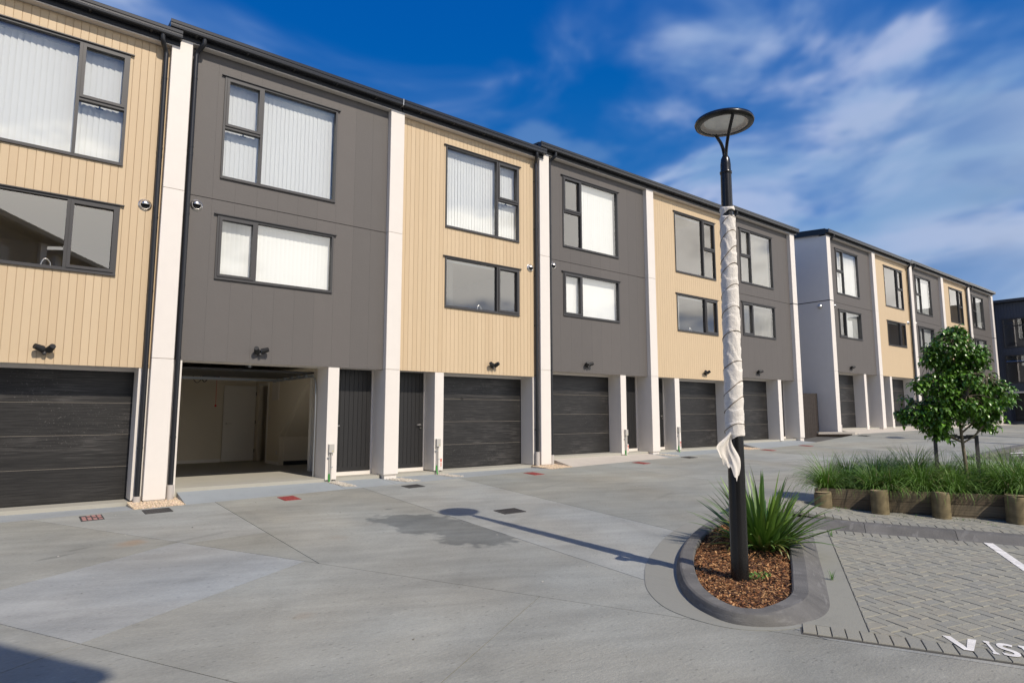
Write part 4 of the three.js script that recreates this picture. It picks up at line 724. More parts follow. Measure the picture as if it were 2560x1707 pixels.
  while (k < N) { const x = lerp(bb[0], bb[1], R()), z = lerp(bb[2], bb[3], R()); if (x > 6.4 || !inPoly(x, z)) continue; o.position.set(x, hb(x, z) + 0.002 + R() * 0.016, z); o.rotation.set((R() - 0.5) * 0.9, R() * 6.283, (R() - 0.5) * 0.9); const q = 0.5 + R() * R() * 1.5; o.scale.set(q, 0.8 + R() * 1.3, 0.6 + R() * 1.1); o.updateMatrix(); im.setMatrixAt(k, o.matrix); const t = R(), s2 = 0.35 + 0.9 * R(); if (t < 0.26) col.setRGB(0.56 * s2, 0.31 * s2, 0.135 * s2); else if (t < 0.7) col.setRGB(0.27 * s2, 0.115 * s2, 0.042 * s2); else col.setRGB(0.085 * s2, 0.036 * s2, 0.018 * s2); im.setColorAt(k, col); k++; }
  bark.add(im);
}

// ------------------------------------------------------------------ lamp posts
const LEAN = new THREE.Quaternion().setFromEuler(new THREE.Euler(0.0045, 0, -0.0060));          // the post leans a little to the right
function lampPost(x, z, wrapped, label, turn) {
  const g = group('lamp_post', null, [x, gy(x, z) + 0.02, z]); tag(g, label, 'lamp post', 'lamp posts of the driveway'); g.quaternion.setFromAxisAngle(new THREE.Vector3(0, 1, 0), turn).premultiply(LEAN);
  const hs = 4.095;
  mesh('pole', new THREE.LatheGeometry([[0.0005, 0], [0.084, 0], [0.083, 0.02], [0.078, 1.3], [0.064, 3.0], [0.054, hs], [0.0005, hs]].map(([r, y]) => new THREE.Vector2(r, y)), 36), M.pole, g);
  mesh('collar', new THREE.LatheGeometry([[0.052, hs - 0.012], [0.060, hs - 0.01], [0.061, hs + 0.012], [0.052, hs + 0.016], [0.052, hs + 0.09], [0.045, hs + 0.15], [0.024, hs + 0.195], [0.0005, hs + 0.205]].map(([r, y]) => new THREE.Vector2(r, y)), 30), M.pole, g);
  const hy = 4.618;
  for (const sx of [-1, 1]) mesh('arm', tube([[sx * 0.012, hs + 0.06, 0], [sx * 0.022, hs + 0.17, 0], [sx * 0.045, hs + 0.26, 0], [sx * 0.10, hy - 0.165, 0], [sx * 0.185, hy - 0.07, 0], [sx * 0.262, hy + 0.012, 0]], 0.0175, 30, 10), M.pole, g);
  mesh('lamp_rim', new THREE.LatheGeometry([[0.238, hy + 0.010], [0.240, hy - 0.004], [0.292, hy + 0.0], [0.30, hy + 0.022], [0.292, hy + 0.045], [0.22, hy + 0.062], [0.10, hy + 0.074], [0.001, hy + 0.078]].map(([r, y]) => new THREE.Vector2(r, y)), 56), M.pole, g);
  const head = mesh('lamp_tray', new THREE.LatheGeometry([[0.2385, hy + 0.004], [0.236, hy + 0.034], [0.205, hy + 0.040], [0.205, hy + 0.048], [0.001, hy + 0.05]].map(([r, y]) => new THREE.Vector2(r, y)), 48), M.white, g);
  const ld = new THREE.CylinderGeometry(0.204, 0.204, 0.006, 48); ld.translate(0, hy + 0.042, 0); mesh('lens', ld, M.lens, head);
  return g;
}
const LX = 3.90, LZ = 8.03;
const lp = lampPost(LX, LZ, true, 'tall black lamp post with round disc head standing in the bark island', Math.atan2(8.136 - 7.717, 4.265 - 3.945));
lampPost(24.23, 6.56, false, 'second lamp post just outside the right picture edge, casting a far disc shadow', 0.9);
{
  // cloth bandage round the pole: overlapping turns, folds, a loose tail
  const x = LX, z = LZ, y0 = gy(x, z) + 0.02, g = group('cloth_wrap', null, [x, y0, z]); g.quaternion.copy(LEAN); tag(g, 'grubby white cloth bandaged round the lamp post with a loose hanging tail', 'cloth');
  const poleR = (y) => y < 1.3 ? lerp(0.084, 0.078, y / 1.3) : y < 3 ? lerp(0.078, 0.064, (y - 1.3) / 1.7) : lerp(0.064, 0.054, (y - 3) / 1.06);
  const wrap = (ya, yb, name) => {
    const NY = Math.round((yb - ya) / 0.0085), NT = 56, pos = [], uv = [], idx = [];
    for (let j = 0; j <= NY; j++) for (let i = 0; i <= NT; i++) {
      const t = j / NY, th = i / NT * Math.PI * 2, y = lerp(ya, yb, t), ci = Math.cos(th), si = Math.sin(th);
      const turns = y / 0.175 + 0.55 * (i % NT) / NT + 0.45 * (vnoise(y * 2.3, 3, 7) - 0.5), fr = turns - Math.floor(turns);
      const tilt = 0.07 * Math.sin(th + 1.1) + 0.05 * Math.sin(th * 2 + y * 5);
      const f2 = ((y + tilt) / 0.15 + vnoise(Math.floor((y + tilt) / 0.15), 1, 5) * 0.3); const ff = f2 - Math.floor(f2);
      let r = poleR(y) + 0.010 + 0.0065 * Math.pow(ff, 1.6) + 0.007 * (fbm3(ci * 2.4, y * 5.5, si * 2.4, 12, 4) - 0.45) + 0.006 * Math.abs(fbm3(ci * 5 + y * 3, y * 18, si * 5, 15, 3) - 0.5) * 2;
      r += 0.006 * (vnoise(y * 3.1, 9, 3) - 0.3); r -= 0.010 * (1 - smooth(0, 0.02, y - ya)) + 0.009 * (1 - smooth(0, 0.02, yb - y));
      const yy = y + (j === 0 ? 0.05 * Math.sin(th * 1 + 0.6) : 0) + (j === NY ? 0.012 * Math.sin(th * 2) : 0);
      pos.push(r * ci, yy, r * si); uv.push(th * 0.08, y);
    }
    for (let j = 0; j < NY; j++) for (let i = 0; i < NT; i++) { const a = j * (NT + 1) + i, b = a + NT + 1; idx.push(a, b, a + 1, b, b + 1, a + 1); }
    const q = new THREE.BufferGeometry(); q.setAttribute('position', new THREE.Float32BufferAttribute(pos, 3)); q.setAttribute('uv', new THREE.Float32BufferAttribute(uv, 2)); q.setIndex(idx); q.computeVertexNormals(); return mesh(name, q, M.cloth, g);
  };
  wrap(1.38, 3.628, 'bandage'); wrap(3.672, 3.722, 'top_band');
  // thin cord and tape edges that show between the turns
  const R = rng(66); for (const y of [1.46, 1.70, 1.86, 2.08, 2.38, 2.62, 2.84, 3.05, 3.22, 3.38, 3.52]) { const pts = [], sl = 0.05 + R() * 0.05, ph = -0.4 + R() * 0.8; for (let k = 0; k < 16; k++) { const th = k / 16 * 6.283, yy = y + sl * Math.sin(th + ph) + 0.008 * (R() - 0.5); const r = poleR(yy) + 0.0185; pts.push([r * Math.cos(th), yy, r * Math.sin(th)]); } mesh('tape_edge', tube(pts, 0.0035, 64, 5, true), M.strap, g); }
  // the tail: a hanging fold of cloth on the left of the pole
  const e = [0.783, 0.622], q = [-e[1] * -1, -e[0]]; const pos = [], uv = [], idx = [], NU = 22, NV = 26;       // e: to the right in the picture
  for (let j = 0; j <= NV; j++) for (let i = 0; i <= NU; i++) {
    const v = j / NV, u = i / NU, wl = -0.075 - 0.135 * Math.sin(Math.min(1, v * 1.25) * Math.PI * 0.5), wr = -0.055 + 0.055 * smooth(0.1, 0.6, v);
    let s = lerp(wl, wr, u); const dep = 0.060 + 0.020 * Math.sin(u * 8 + v * 2.2) * (0.35 + v) + 0.010 * Math.sin(u * 19 - v * 6) * v + 0.03 * v;
    s += 0.015 * Math.sin(v * 7 + u * 3); const drop = 0.37 + 0.03 * Math.sin(u * 9.1) + 0.015 * Math.sin(u * 31) + 0.06 * smooth(0.5, 0.75, u) - 0.16 * (1 - smooth(0, 0.55, u));
    pos.push(s * e[0] + dep * -0.62, 1.43 - drop * v, s * e[1] + dep * 0.78); uv.push(u * 0.3, v * 0.45);
  }
  for (let j = 0; j < NV; j++) for (let i = 0; i < NU; i++) { const a = j * (NU + 1) + i, b = a + NU + 1; idx.push(a, b, a + 1, b, b + 1, a + 1); }
  const t = new THREE.BufferGeometry(); t.setAttribute('position', new THREE.Float32BufferAttribute(pos, 3)); t.setAttribute('uv', new THREE.Float32BufferAttribute(uv, 2)); t.setIndex(idx); t.computeVertexNormals(); const cl2 = M.cloth.clone(); cl2.side = THREE.DoubleSide; mesh('loose_tail', t, cl2, g);
}

// ------------------------------------------------------------------ plants
function bladeGeo(base, az, elev, len, width, bend, segs, fold, R, twist = 0) {    // a ribbon that arches outwards; returns positions
  const c = Math.cos(az), s = Math.sin(az), pos = []; let x = 0, y = 0, el = elev; const st = len / segs; const rows = [];
  for (let k = 0; k <= segs; k++) {
    const t = k / segs, w = width * (t < 0.18 ? lerp(0.62, 1, t / 0.18) : Math.pow(Math.max(0, 1 - (t - 0.18) / 0.82), 0.72)) * 0.5 + (k === segs ? 0 : 0.0008), tw = twist * t;
    const side = [-s * Math.cos(tw), Math.sin(tw), c * Math.cos(tw)], nx = -Math.sin(el), ny = Math.cos(el);
    const ctr = [base[0] + x * c, base[1] + y, base[2] + x * s];
    rows.push([[ctr[0] + side[0] * w, ctr[1] + side[1] * w + fold * w * ny, ctr[2] + side[2] * w], [ctr[0] - 0 * nx, ctr[1], ctr[2]], [ctr[0] - side[0] * w, ctr[1] - side[1] * w + fold * w * ny, ctr[2] - side[2] * w]]);
    x += st * Math.cos(el); y += st * Math.sin(el); el -= bend * (0.35 + 1.3 * t) / segs;
  }
  for (let k = 0; k < segs; k++) for (let i = 0; i < 2; i++) { const a = rows[k][i], b = rows[k][i + 1], d = rows[k + 1][i], e2 = rows[k + 1][i + 1]; pos.push(...a, ...d, ...b, ...b, ...d, ...e2); }
  return pos;
}
function fromPos(pos) { const g = new THREE.BufferGeometry(); g.setAttribute('position', new THREE.Float32BufferAttribute(pos, 3)); const uv = new Float32Array(pos.length / 3 * 2); for (let i = 0; i < pos.length / 3; i++) { uv[i * 2] = pos[i * 3]; uv[i * 2 + 1] = pos[i * 3 + 1]; } g.setAttribute('uv', new THREE.BufferAttribute(uv, 2)); g.computeVertexNormals(); return g; }
{
  const x = 5.20, z = 7.52, y = gy(x, z) + 0.02, g = group('flax_plant', null, [x, y, z]); tag(g, 'green flax clump with long sword leaves behind the lamp post', 'plant'); const R = rng(808);
  for (let k = 0; k < 230; k++) {
    const az = R() * 6.283, f = Math.pow(R(), 0.8), elev = lerp(1.52, 0.35, f) + (R() - 0.5) * 0.12, len = lerp(0.90, 0.76, f) * (0.72 + R() * 0.42), br = R() * 0.17;
    const old = R() < 0.07 && f > 0.5;
    const p = bladeGeo([Math.cos(az) * br, 0, Math.sin(az) * br], az + (R() - 0.5) * 0.6, old ? 0.7 : elev, old ? len * 0.7 : len, 0.046 + R() * 0.026, old ? 2.4 : 0.15 + R() * (f > 0.4 ? 0.75 : 0.35), 8, 0.38, R, (R() - 0.5) * 0.9);
    mesh('leaf', fromPos(p), old ? M.flax[3] : M.flax[Math.floor(R() * 3)], g);
  }
}
{ // small weed at the pole foot
  const g = group('weed', null, [4.10, gy(4.1, 8.1) + 0.03, 8.10]); tag(g, 'low bright green weed at the foot of the lamp post', 'weed'); const R = rng(90), pos = [];
  for (let k = 0; k < 130; k++) { const a = R() * 6.283, d = Math.sqrt(R()) * 0.13; pos.push(...bladeGeo([Math.cos(a) * d * 1.4, R() * 0.03, Math.sin(a) * d * 0.7], R() * 6.283, 0.3 + R() * 0.6, 0.025 + R() * 0.025, 0.018, 1.2, 3, 0.2, R)); }
  mesh('foliage', fromPos(pos), M.weed, g);
}
// ------------------------------------------------------------------ herringbone paving, kerbs, markings
function clipPoly(poly, clip) { let q = poly, s = 0; for (let i = 0; i < clip.length; i++) { const [x, z] = clip[i], [X, Z] = clip[(i + 1) % clip.length]; s += x * Z - X * z; } const c = s > 0 ? [...clip].reverse() : clip; for (let i = 0; i < c.length && q; i++) { const a = c[i], b = c[(i + 1) % c.length]; q = cut(q, a, [b[0] - a[0], b[1] - a[1]], 0); } return q && area(q) > 0.0008 ? q : null; }
function herringbone(polyClip, rot, L, W, gap) {
  const c = Math.cos(rot), s = Math.sin(rot), out = [], cc = centre(polyClip), n = 44;
  for (let i = -n; i < n; i++) for (let j = -n; j < n; j++) {
    // unit step of 90-degree herringbone with 2:1 bricks
    for (const v of [0, 1]) {
      const bx = (i * W + j * 2 * W * 1), by = (i * -W + j * 2 * W); // lattice
      const lx = i * W * 1 + j * 2 * W, lz = i * W - j * 2 * W;
      const r = v ? [lx + L, lz - 0 + 0, W, L] : [lx, lz, L, W];
      const x0 = r[0] + gap / 2, z0 = r[1] + gap / 2 - (v ? W : 0), x1 = r[0] + r[2] - gap / 2, z1 = r[1] + r[3] - gap / 2 - (v ? W : 0);
      const pts = [[x0, z0], [x1, z0], [x1, z1], [x0, z1]].map(([x, z]) => [cc[0] + x * c - z * s, cc[1] + x * s + z * c]);
      const q = clipPoly(pts, polyClip); if (q) out.push(q);
    }
  }
  return out;
}
function paveGeo(q, h, R) {                               // a paver with an eased top edge and a slightly uneven seat
  const dy = (R() - 0.5) * 0.006, b = new MB(R() * 3, R() * 3), c = centre(q), ins = q.map(([x, z]) => { const l = Math.hypot(x - c[0], z - c[1]); return [x - (x - c[0]) / l * 0.008, z - (z - c[1]) / l * 0.008]; });
  let s = 0; for (let i = 0; i < q.length; i++) { const [x, z] = q[i], [X, Z] = q[(i + 1) % q.length]; s += x * Z - X * z; }
  const Q = s > 0 ? [...q].reverse() : q, I = s > 0 ? [...ins].reverse() : ins, n = Q.length;
  const T = I.map(([x, z]) => [x, h(x, z) + dy, z]), E = Q.map(([x, z]) => [x, h(x, z) + dy - 0.006, z]), B = Q.map(([x, z]) => [x, h(x, z) - 0.045, z]);
  for (let i = 1; i < n - 1; i++) b.tri(T[0], T[i], T[i + 1]); for (let i = 0; i < n; i++) { const k = (i + 1) % n; b.quad(E[i], E[k], T[k], T[i]); b.quad(B[i], B[k], E[k], E[i]); }
  return b.geo();
}
function lay(polys, h, parent, seed, most = 300) {
  const R = rng(seed), cam = camera.position;
  const list = polys.map((q) => { const [x, z] = centre(q), d = Math.hypot(x - cam.x, z - cam.z); const f = [0.6215, -0.783], dep = (x - cam.x) * f[0] + (z - cam.z) * f[1], lat = (x - cam.x) * 0.783 + (z - cam.z) * 0.6215; const seen = dep > 1 && Math.abs(lat / dep) < 0.83; return { q, key: (seen ? 0 : 1000) + d - area(q) * 10 }; }).sort((a, b) => a.key - b.key);
  const rest = [[], [], [], [], []];
  list.forEach(({ q }, i) => { const n = Math.floor(R() * 5), g = paveGeo(q, h, R); if (i < most) mesh('paver', g, M.paver[n], parent); else rest[n].push(g); });
  rest.forEach((r, n) => { if (r.length) stuff(mesh('pavers', mergeGeometries(r), M.paver[n], parent)); });
}
const hBay = (x, z) => gy(x, z) + 0.014;
const parking = structure(group('parking_bay'));
{
  const bed = [ab(-0.02, 0.02), ab(4.35, 0.02), ab(4.35, 5.2), ab(-0.02, 5.2)];
  mesh('sand_bed', new MB().prismY(bed, (x, z) => gy(x, z) - 0.05, (x, z) => gy(x, z) + 0.0035), M.sand, parking);
  const field = [ab(0.205, 0.505), ab(3.86, 0.505), ab(3.86, 5.2), ab(0.205, 5.2)];
  const list = herringbone(field, Math.atan2(A2[1], A2[0]) + Math.PI / 4, 0.2, 0.1, 0.0055);
  const border = []; for (let k = 0; k < 50; k++) { const b0 = 0.03 + k * 0.1012; border.push([ab(0, b0 + 0.003), ab(0.2, b0 + 0.003), ab(0.2, b0 + 0.0985), ab(0, b0 + 0.0985)]); }
  for (let k = 0; k < 46; k++) { const b0 = 0.51 + k * 0.1012; border.push([ab(3.865, b0 + 0.003), ab(4.06, b0 + 0.003), ab(4.06, b0 + 0.0985), ab(3.865, b0 + 0.0985)]); }
  lay([...list, ...border], hBay, parking, 606);
  const strip = [ab(0.205, 0.05), ab(0.6, 0.18), ab(1.0, 0.25), ab(4.05, 0.25), ab(4.05, 0.50), ab(0.205, 0.50)];
  mesh('concrete_strip', new MB().prismY(strip, (x, z) => gy(x, z) - 0.05, (x, z) => gy(x, z) + 0.0105), M.stripConc, parking);
}
// kerb at the head of the bay and the paved footpath behind it
const pathRise = (x, z) => { const b = (x - BAY[0]) * B2[0] + (z - BAY[1]) * B2[1]; return 0.10 + 0.10 * (1 - smooth(-0.2, 1.1, b)); };
const hPath = (x, z) => gy(x, z) + pathRise(x, z);
{
  const k = structure(group('bay_kerb'));
  for (let n = 0; n < 5; n++) {
    const b0 = n ? -0.05 + n * 1.02 : -0.35, b1 = -0.05 + (n + 1) * 1.02 - 0.006, mb = new MB(n, n * 0.4);
    const S = [[4.07, 0.004], [4.12, 0.03], [4.18, 0.085], [4.21, 0.10], [4.34, 0.104]];
    for (let i = 0; i < 4; i++) { const P = (a, h, b) => { const [x, z] = ab(a, b); return [x, gy(x, z) + h, z]; }; mb.quad(P(S[i][0], S[i][1], b1), P(S[i + 1][0], S[i + 1][1], b1), P(S[i + 1][0], S[i + 1][1], b0), P(S[i][0], S[i][1], b0)); }
    const P = (a, h, b) => { const [x, z] = ab(a, b); return [x, gy(x, z) + h, z]; };
    for (const bb of [b0, b1]) for (let i = 1; i < 4; i++) mb.tri(P(4.07, -0.02, bb), P(S[i][0], S[i][1], bb), P(S[i + 1][0], S[i + 1][1], bb));
    mesh('kerb_length', mb, M.kerb, k);
  }
  const path = structure(group('footpath')), edge = [[6.86, 6.66], [7.75, 6.42], [8.6, 6.5], ab(5.35, 0.2), ab(5.35, 5.2), ab(4.345, 5.2), ab(4.345, 0.0)];
  mesh('sand_bed', new MB().prismY(edge, (x, z) => gy(x, z) - 0.05, (x, z) => gy(x, z) + 0.062), M.sand, path);
  const f1 = [ab(4.55, -0.75), ab(5.36, -0.6), ab(5.36, 5.2), ab(4.55, 5.2)];
  const list = herringbone(f1, Math.atan2(A2[1], A2[0]) + Math.PI / 4, 0.2, 0.1, 0.0055), border = [];
  for (let q = 0; q < 56; q++) { const b0 = -0.5 + q * 0.1012; border.push([ab(4.345, b0 + 0.003), ab(4.545, b0 + 0.003), ab(4.545, b0 + 0.0985), ab(4.345, b0 + 0.0985)]); }
  lay([...list, ...border], hPath, path, 607, 300);
  // grass and weeds seeded along the foot of the timber wall
  const R = rng(71), pos = []; for (let n = 0; n < 420; n++) { const b = 0.6 + R() * 3.6, a = 5.30 - R() * R() * 0.55, [x, z] = ab(a, b); if (vnoise(b * 3, a * 5, 4) < 0.42) continue; pos.push(...bladeGeo([x, hPath(x, z) - 0.002, z], R() * 6.283, 0.3 + R() * 0.8, 0.02 + R() * 0.045, 0.007, 1.0, 3, 0.2, R)); }
  tag(mesh('path_weeds', fromPos(pos), M.weed), 'sparse weeds and litter along the foot of the timber wall', 'weeds', null, 'stuff');
}
{ // grass sprouts in the strip joints
  for (const [x, z, lab, n] of [[4.72, 8.52, 'small grass sprout in the concrete strip beside the parking bay', 14], [6.6, 7.66, 'small weed tuft at the inner corner of the parking bay', 12]]) { const R = rng(100 + n), pos = []; for (let k = 0; k < n; k++) pos.push(...bladeGeo([(R() - 0.5) * 0.03, 0, (R() - 0.5) * 0.03], R() * 6.283, 0.9 + R() * 0.5, 0.06 + R() * 0.06, 0.005, 0.8, 4, 0.2, R)); const g = group('grass_sprout', null, [x, hBay(x, z), z]); tag(g, lab, 'weed'); mesh('blades', fromPos(pos), M.weed, g); }
}
// painted markings
function paint(name, poly, h, label, n = 1) { const mb = new MB().prismY(poly, (x, z) => h(x, z) + 0.0005, (x, z) => h(x, z) + 0.0045); return tag(mesh(name, mb, M.roadPaint), label, 'road marking', 'white painted bay markings'); }
paint('bay_line', [ab(1.2, 2.24), ab(4.06, 2.24), ab(4.06, 2.335), ab(1.2, 2.335)], hBay, 'white painted line between parking bays at the right picture edge');
{
  // VISITOR, painted across the front of the bay; letters 26 cm tall, read from the drive
  const font = await new FontLoader().loadAsync('fonts/droid/droid_sans_bold.typeface.json'), pos = [];
  for (const [ch, b0, b1] of [['V', 1.008, 1.225], ['I', 1.262, 1.300], ['S', 1.328, 1.438], ['I', 1.475, 1.513], ['T', 1.540, 1.680], ['O', 1.705, 1.860], ['R', 1.895, 2.030]]) {
    const g = new THREE.ShapeGeometry(font.generateShapes(ch, 1), 8), p = g.toNonIndexed().attributes.position; g.computeBoundingBox(); const bb = g.boundingBox;
    for (let k = 0; k < p.count; k++) { const u = (p.getX(k) - bb.min.x) / (bb.max.x - bb.min.x), v = (p.getY(k) - bb.min.y) / (bb.max.y - bb.min.y), [x, z] = ab(lerp(0.085, 0.340, v), lerp(b0, b1, u)); pos.push(x, hBay(x, z) + 0.0048, z); }
  }
  tag(mesh('bay_lettering', fromPos(pos), M.roadPaint), 'white painted word across the front of the near parking bay', 'road marking', 'white painted bay markings');
}
// second bay farther off, at the right edge beyond the grass
{
  const Q = [[19.4, 5.75], [22.9, 5.95], [26, 6.4], [26, 13.5], [19.4, 13.5]];
  const far = structure(group('far_parking_bay')); mesh('sand_bed', new MB().prismY(Q, (x, z) => gy(x, z) - 0.03, (x, z) => gy(x, z) + 0.004), M.sand, far);
  const polys = []; for (let i = 0; i < 22; i++) for (let j = 0; j < 26; j++) { const x = 19.4 + i * 0.3, z = 5.75 + j * 0.3, q = clipPoly([[x + 0.004, z + 0.004], [x + 0.296, z + 0.004], [x + 0.296, z + 0.296], [x + 0.004, z + 0.296]], Q); if (q) polys.push(q); }
  lay(polys, (x, z) => gy(x, z) + 0.012, far, 611, 0);
  const kerb = new MB(); for (const [a, b] of [[[19.3, 5.55], [22.9, 5.78]], [[22.9, 5.78], [26, 6.2]]]) kerb.prismY([a, b, [b[0], b[1] + 0.2], [a[0], a[1] + 0.2]], (x, z) => gy(x, z) - 0.05, (x, z) => gy(x, z) + 0.10); structure(mesh('far_kerb', kerb, M.kerb));
  const h = (x, z) => gy(x, z) + 0.0145;
  paint('bay_line', [[19.9, 6.02], [20.2, 6.62], [20.28, 6.60], [19.98, 5.99]], h, 'far white bay line seen through the grass tips'); 
  paint('bay_line', [[21.5, 6.02], [22.1, 6.5], [22.2, 6.45], [21.65, 6.0]], h, 'farthest white bay line at the right picture edge');
  for (const [x, z, w] of [[20.65, 6.02, 0.22], [20.95, 6.18, 0.2], [21.2, 6.32, 0.16]]) paint('bay_lettering', [[x, z], [x + w, z + 0.03], [x + w + 0.03, z + 0.12], [x + 0.03, z + 0.09]], h, 'white lettering stroke in the far bay, ' + (w > 0.21 ? 'left' : w > 0.18 ? 'middle' : 'right'));
}
// crumbs, leaves and white specks on the drive
{ const R = rng(55), mb = new MB(); for (let k = 0; k < 34; k++) { const x = lerp(-1.6, 9, R()), z = lerp(0.7, 7.6, R()), s = 0.003 + R() * R() * 0.009, y = gy(x, z) + 0.001; mb.box(x - s, x + s * (0.6 + R()), y, y + s * 0.6, z - s, z + s * (0.4 + R())); } tag(mesh('paving_litter', mb, std(lin(0.46, 0.45, 0.42), 0.8)), 'pale grit and specks scattered over the driveway', 'litter', null, 'stuff');
  const b2 = new MB(); for (let k = 0; k < 40; k++) { const x = lerp(-1.6, 7, R()), z = lerp(0.7, 8.6, R()), s = 0.006 + R() * 0.012, y = gy(x, z) + 0.001; b2.tri([x - s, y, z], [x, y + s * 0.5, z + s], [x + s, y + 0.002, z - s * 0.5]); } const lm = std(lin(0.10, 0.06, 0.035), 0.8, { side: THREE.DoubleSide }); tag(mesh('leaf_litter', b2, lm), 'brown leaf crumbs scattered over the driveway', 'litter', null, 'stuff'); }
// ------------------------------------------------------------------ timber-edged planter with grasses and a staked tree
const wallTop = 0.455, WL = (t) => [7.86 + 0.5 * t, 6.86 + 0.866 * t];         // along the timber wall; t in metres from the first post
{
  const g = group('timber_retaining_wall', null, [7.86, 0.3, 6.86]); tag(g, 'low timber retaining wall of stacked sleepers behind round posts', 'retaining wall');
  const posts = [0.10, 0.84, 1.60, 2.47, 3.4, 4.3], R = rng(31), loc = (x, z) => [x - 7.86, z - 6.86];
  posts.forEach((t, i) => {
    const [x, z] = WL(t), [lx, lz] = loc(x, z), r = 0.118 + (i === 3 ? 0.008 : 0), bot = hPath(x, z) - 0.15 - 0.3, top = (i === 0 ? 0.41 : wallTop + 0.012) - 0.3;
    const pts = 18, geo = new THREE.LatheGeometry([[0.0005, top], [r - 0.012, top], [r - 0.003, top - 0.008], [r, top - 0.03], [r, (top + bot) / 2], [r + 0.003, bot]].reverse().map(([q, y]) => new THREE.Vector2(q, y)), pts);
    const p = geo.attributes.position; for (let k = 0; k < p.count; k++) { const a = Math.atan2(p.getZ(k), p.getX(k)), f = 1 + 0.035 * Math.sin(a * 2 + i) + 0.02 * Math.sin(a * 5 + i * 2); p.setX(k, p.getX(k) * f); p.setZ(k, p.getZ(k) * f); if (p.getY(k) > top - 0.05) p.setY(k, p.getY(k) + 0.02 * (p.getX(k) * Math.cos(i * 1.7) + p.getZ(k) * Math.sin(i * 1.7)) / r); }
    const uv = geo.attributes.uv; for (let k = 0; k < uv.count; k++) uv.setXY(k, uv.getX(k) * 0.75, p.getY(k)); geo.computeVertexNormals(); geo.translate(lx, 0, lz);
    const o = mesh('post', geo, M.post, g);
    const cap = new THREE.CircleGeometry(r - 0.012, 18); cap.rotateX(-Math.PI / 2); cap.translate(lx, top + 0.0035, lz); mesh('post_end', cap, M.postEnd, o);
  });
  for (let i = 0; i < posts.length - 1; i++) for (let k = 0; k < 3; k++) {
    const t0 = posts[i] - (i ? 0 : 0.10) + 0.002, t1 = posts[i + 1] - 0.002, y1 = wallTop - 0.3 - k * 0.152 - (k ? 0.003 * k : 0) - R() * 0.003, y0 = y1 - 0.149, off = 0.135;
    const P = (t, o) => { const [x, z] = WL(t); return [x + 0.866 * o - 7.86, z - 0.5 * o - 6.86]; }; const b = new MB(); const u0 = R() * 3, v0 = R() * 3;
    b.uvf = (x, y, z) => [(x * 0.5 + z * 0.866) + u0, y + v0 + (x * 0.866 - z * 0.5)];
    b.prismY([P(t0, off), P(t1, off), P(t1, off + 0.05), P(t0, off + 0.05)], () => y0, () => y1); mesh('sleeper', b, M.sleeper[(i * 2 + k) % 3], g);
  }
  // soil held behind it
  const S = (t, o) => { const [x, z] = WL(t); return [x + 0.866 * o, z - 0.5 * o]; };
  const soil = new MB().prismY([S(0.04, 0.19), S(4.4, 0.19), S(4.4, 1.9), S(0.7, 1.75), S(0.25, 1.0)], (x, z) => gy(x, z) - 0.05, () => 0.40); tag(mesh('planter_soil', soil, M.soil), 'dark soil of the timber-edged planter', 'soil', null, 'stuff');
  const end = new MB(0.3, 0.2); const e0 = S(0.03, 0.19), e1 = S(0.24, 1.0), e2 = S(0.69, 1.78); end.prismY([e0, e1, [e1[0] - 0.05, e1[1]], [e0[0] - 0.05, e0[1]]], (x, z) => gy(x, z) - 0.05, () => 0.43).prismY([e1, e2, [e2[0] - 0.03, e2[1] - 0.05], [e1[0] - 0.05, e1[1] - 0.01]], (x, z) => gy(x, z) - 0.05, () => 0.43); mesh('end_sleeper', end, M.sleeper[0], g).position.set(-7.86, -0.3, -6.86);
  // grass tussocks
  const spots = []; const Rg = rng(919); for (let i = 0; i < 10; i++) for (let j = 0; j < 4; j++) spots.push([0.28 + j * 0.14 + i * 0.42 + (Rg() - 0.5) * 0.26 + (j % 2) * 0.2, 0.34 + j * 0.40 + (Rg() - 0.5) * 0.2]);
  for (const [t, o] of spots) {
    const [x, z] = S(t, o), R2 = rng(Math.floor(x * 977 + z * 331)), pos = [], col = [], th = group('grass_tussock', null, [x, 0.395, z]); tag(th, 'arching green grass tussock in the timber-edged planter under the young tree', 'grass', 'grass tussocks in the timber-edged planter');
    const n = 560, size = 0.78 + 0.4 * R2(), lean = R2() * 6.283; for (let k = 0; k < n; k++) {
      const az = R2() * 6.283, f = R2(), br = Math.sqrt(R2()) * 0.09, tall = R2() < 0.04; const p = bladeGeo([Math.cos(az) * br, 0, Math.sin(az) * br], az + (R2() - 0.5) * 0.9 + 0.5 * Math.sin(lean - az), tall ? 1.3 : lerp(1.5, 0.5, f), (tall ? 0.72 : lerp(0.38, 0.74, R2())) * size, 0.0050 + R2() * 0.004, tall ? 0.9 : 1.5 + R2() * 1.8, 6, 0.25, R2, (R2() - 0.5));
      const dry = R2() < 0.05, s = 0.55 + R2() * 0.8, c = dry ? [0.38 * s, 0.34 * s, 0.15 * s] : [0.155 * s, 0.300 * s, 0.035 * s]; for (let q = 0; q < p.length / 3; q++) col.push(...c); for (const v of p) pos.push(v);
    }
    const geo = fromPos(pos); geo.setAttribute('color', new THREE.Float32BufferAttribute(col, 3)); mesh('blades', geo, M.grass, th);
  }
}
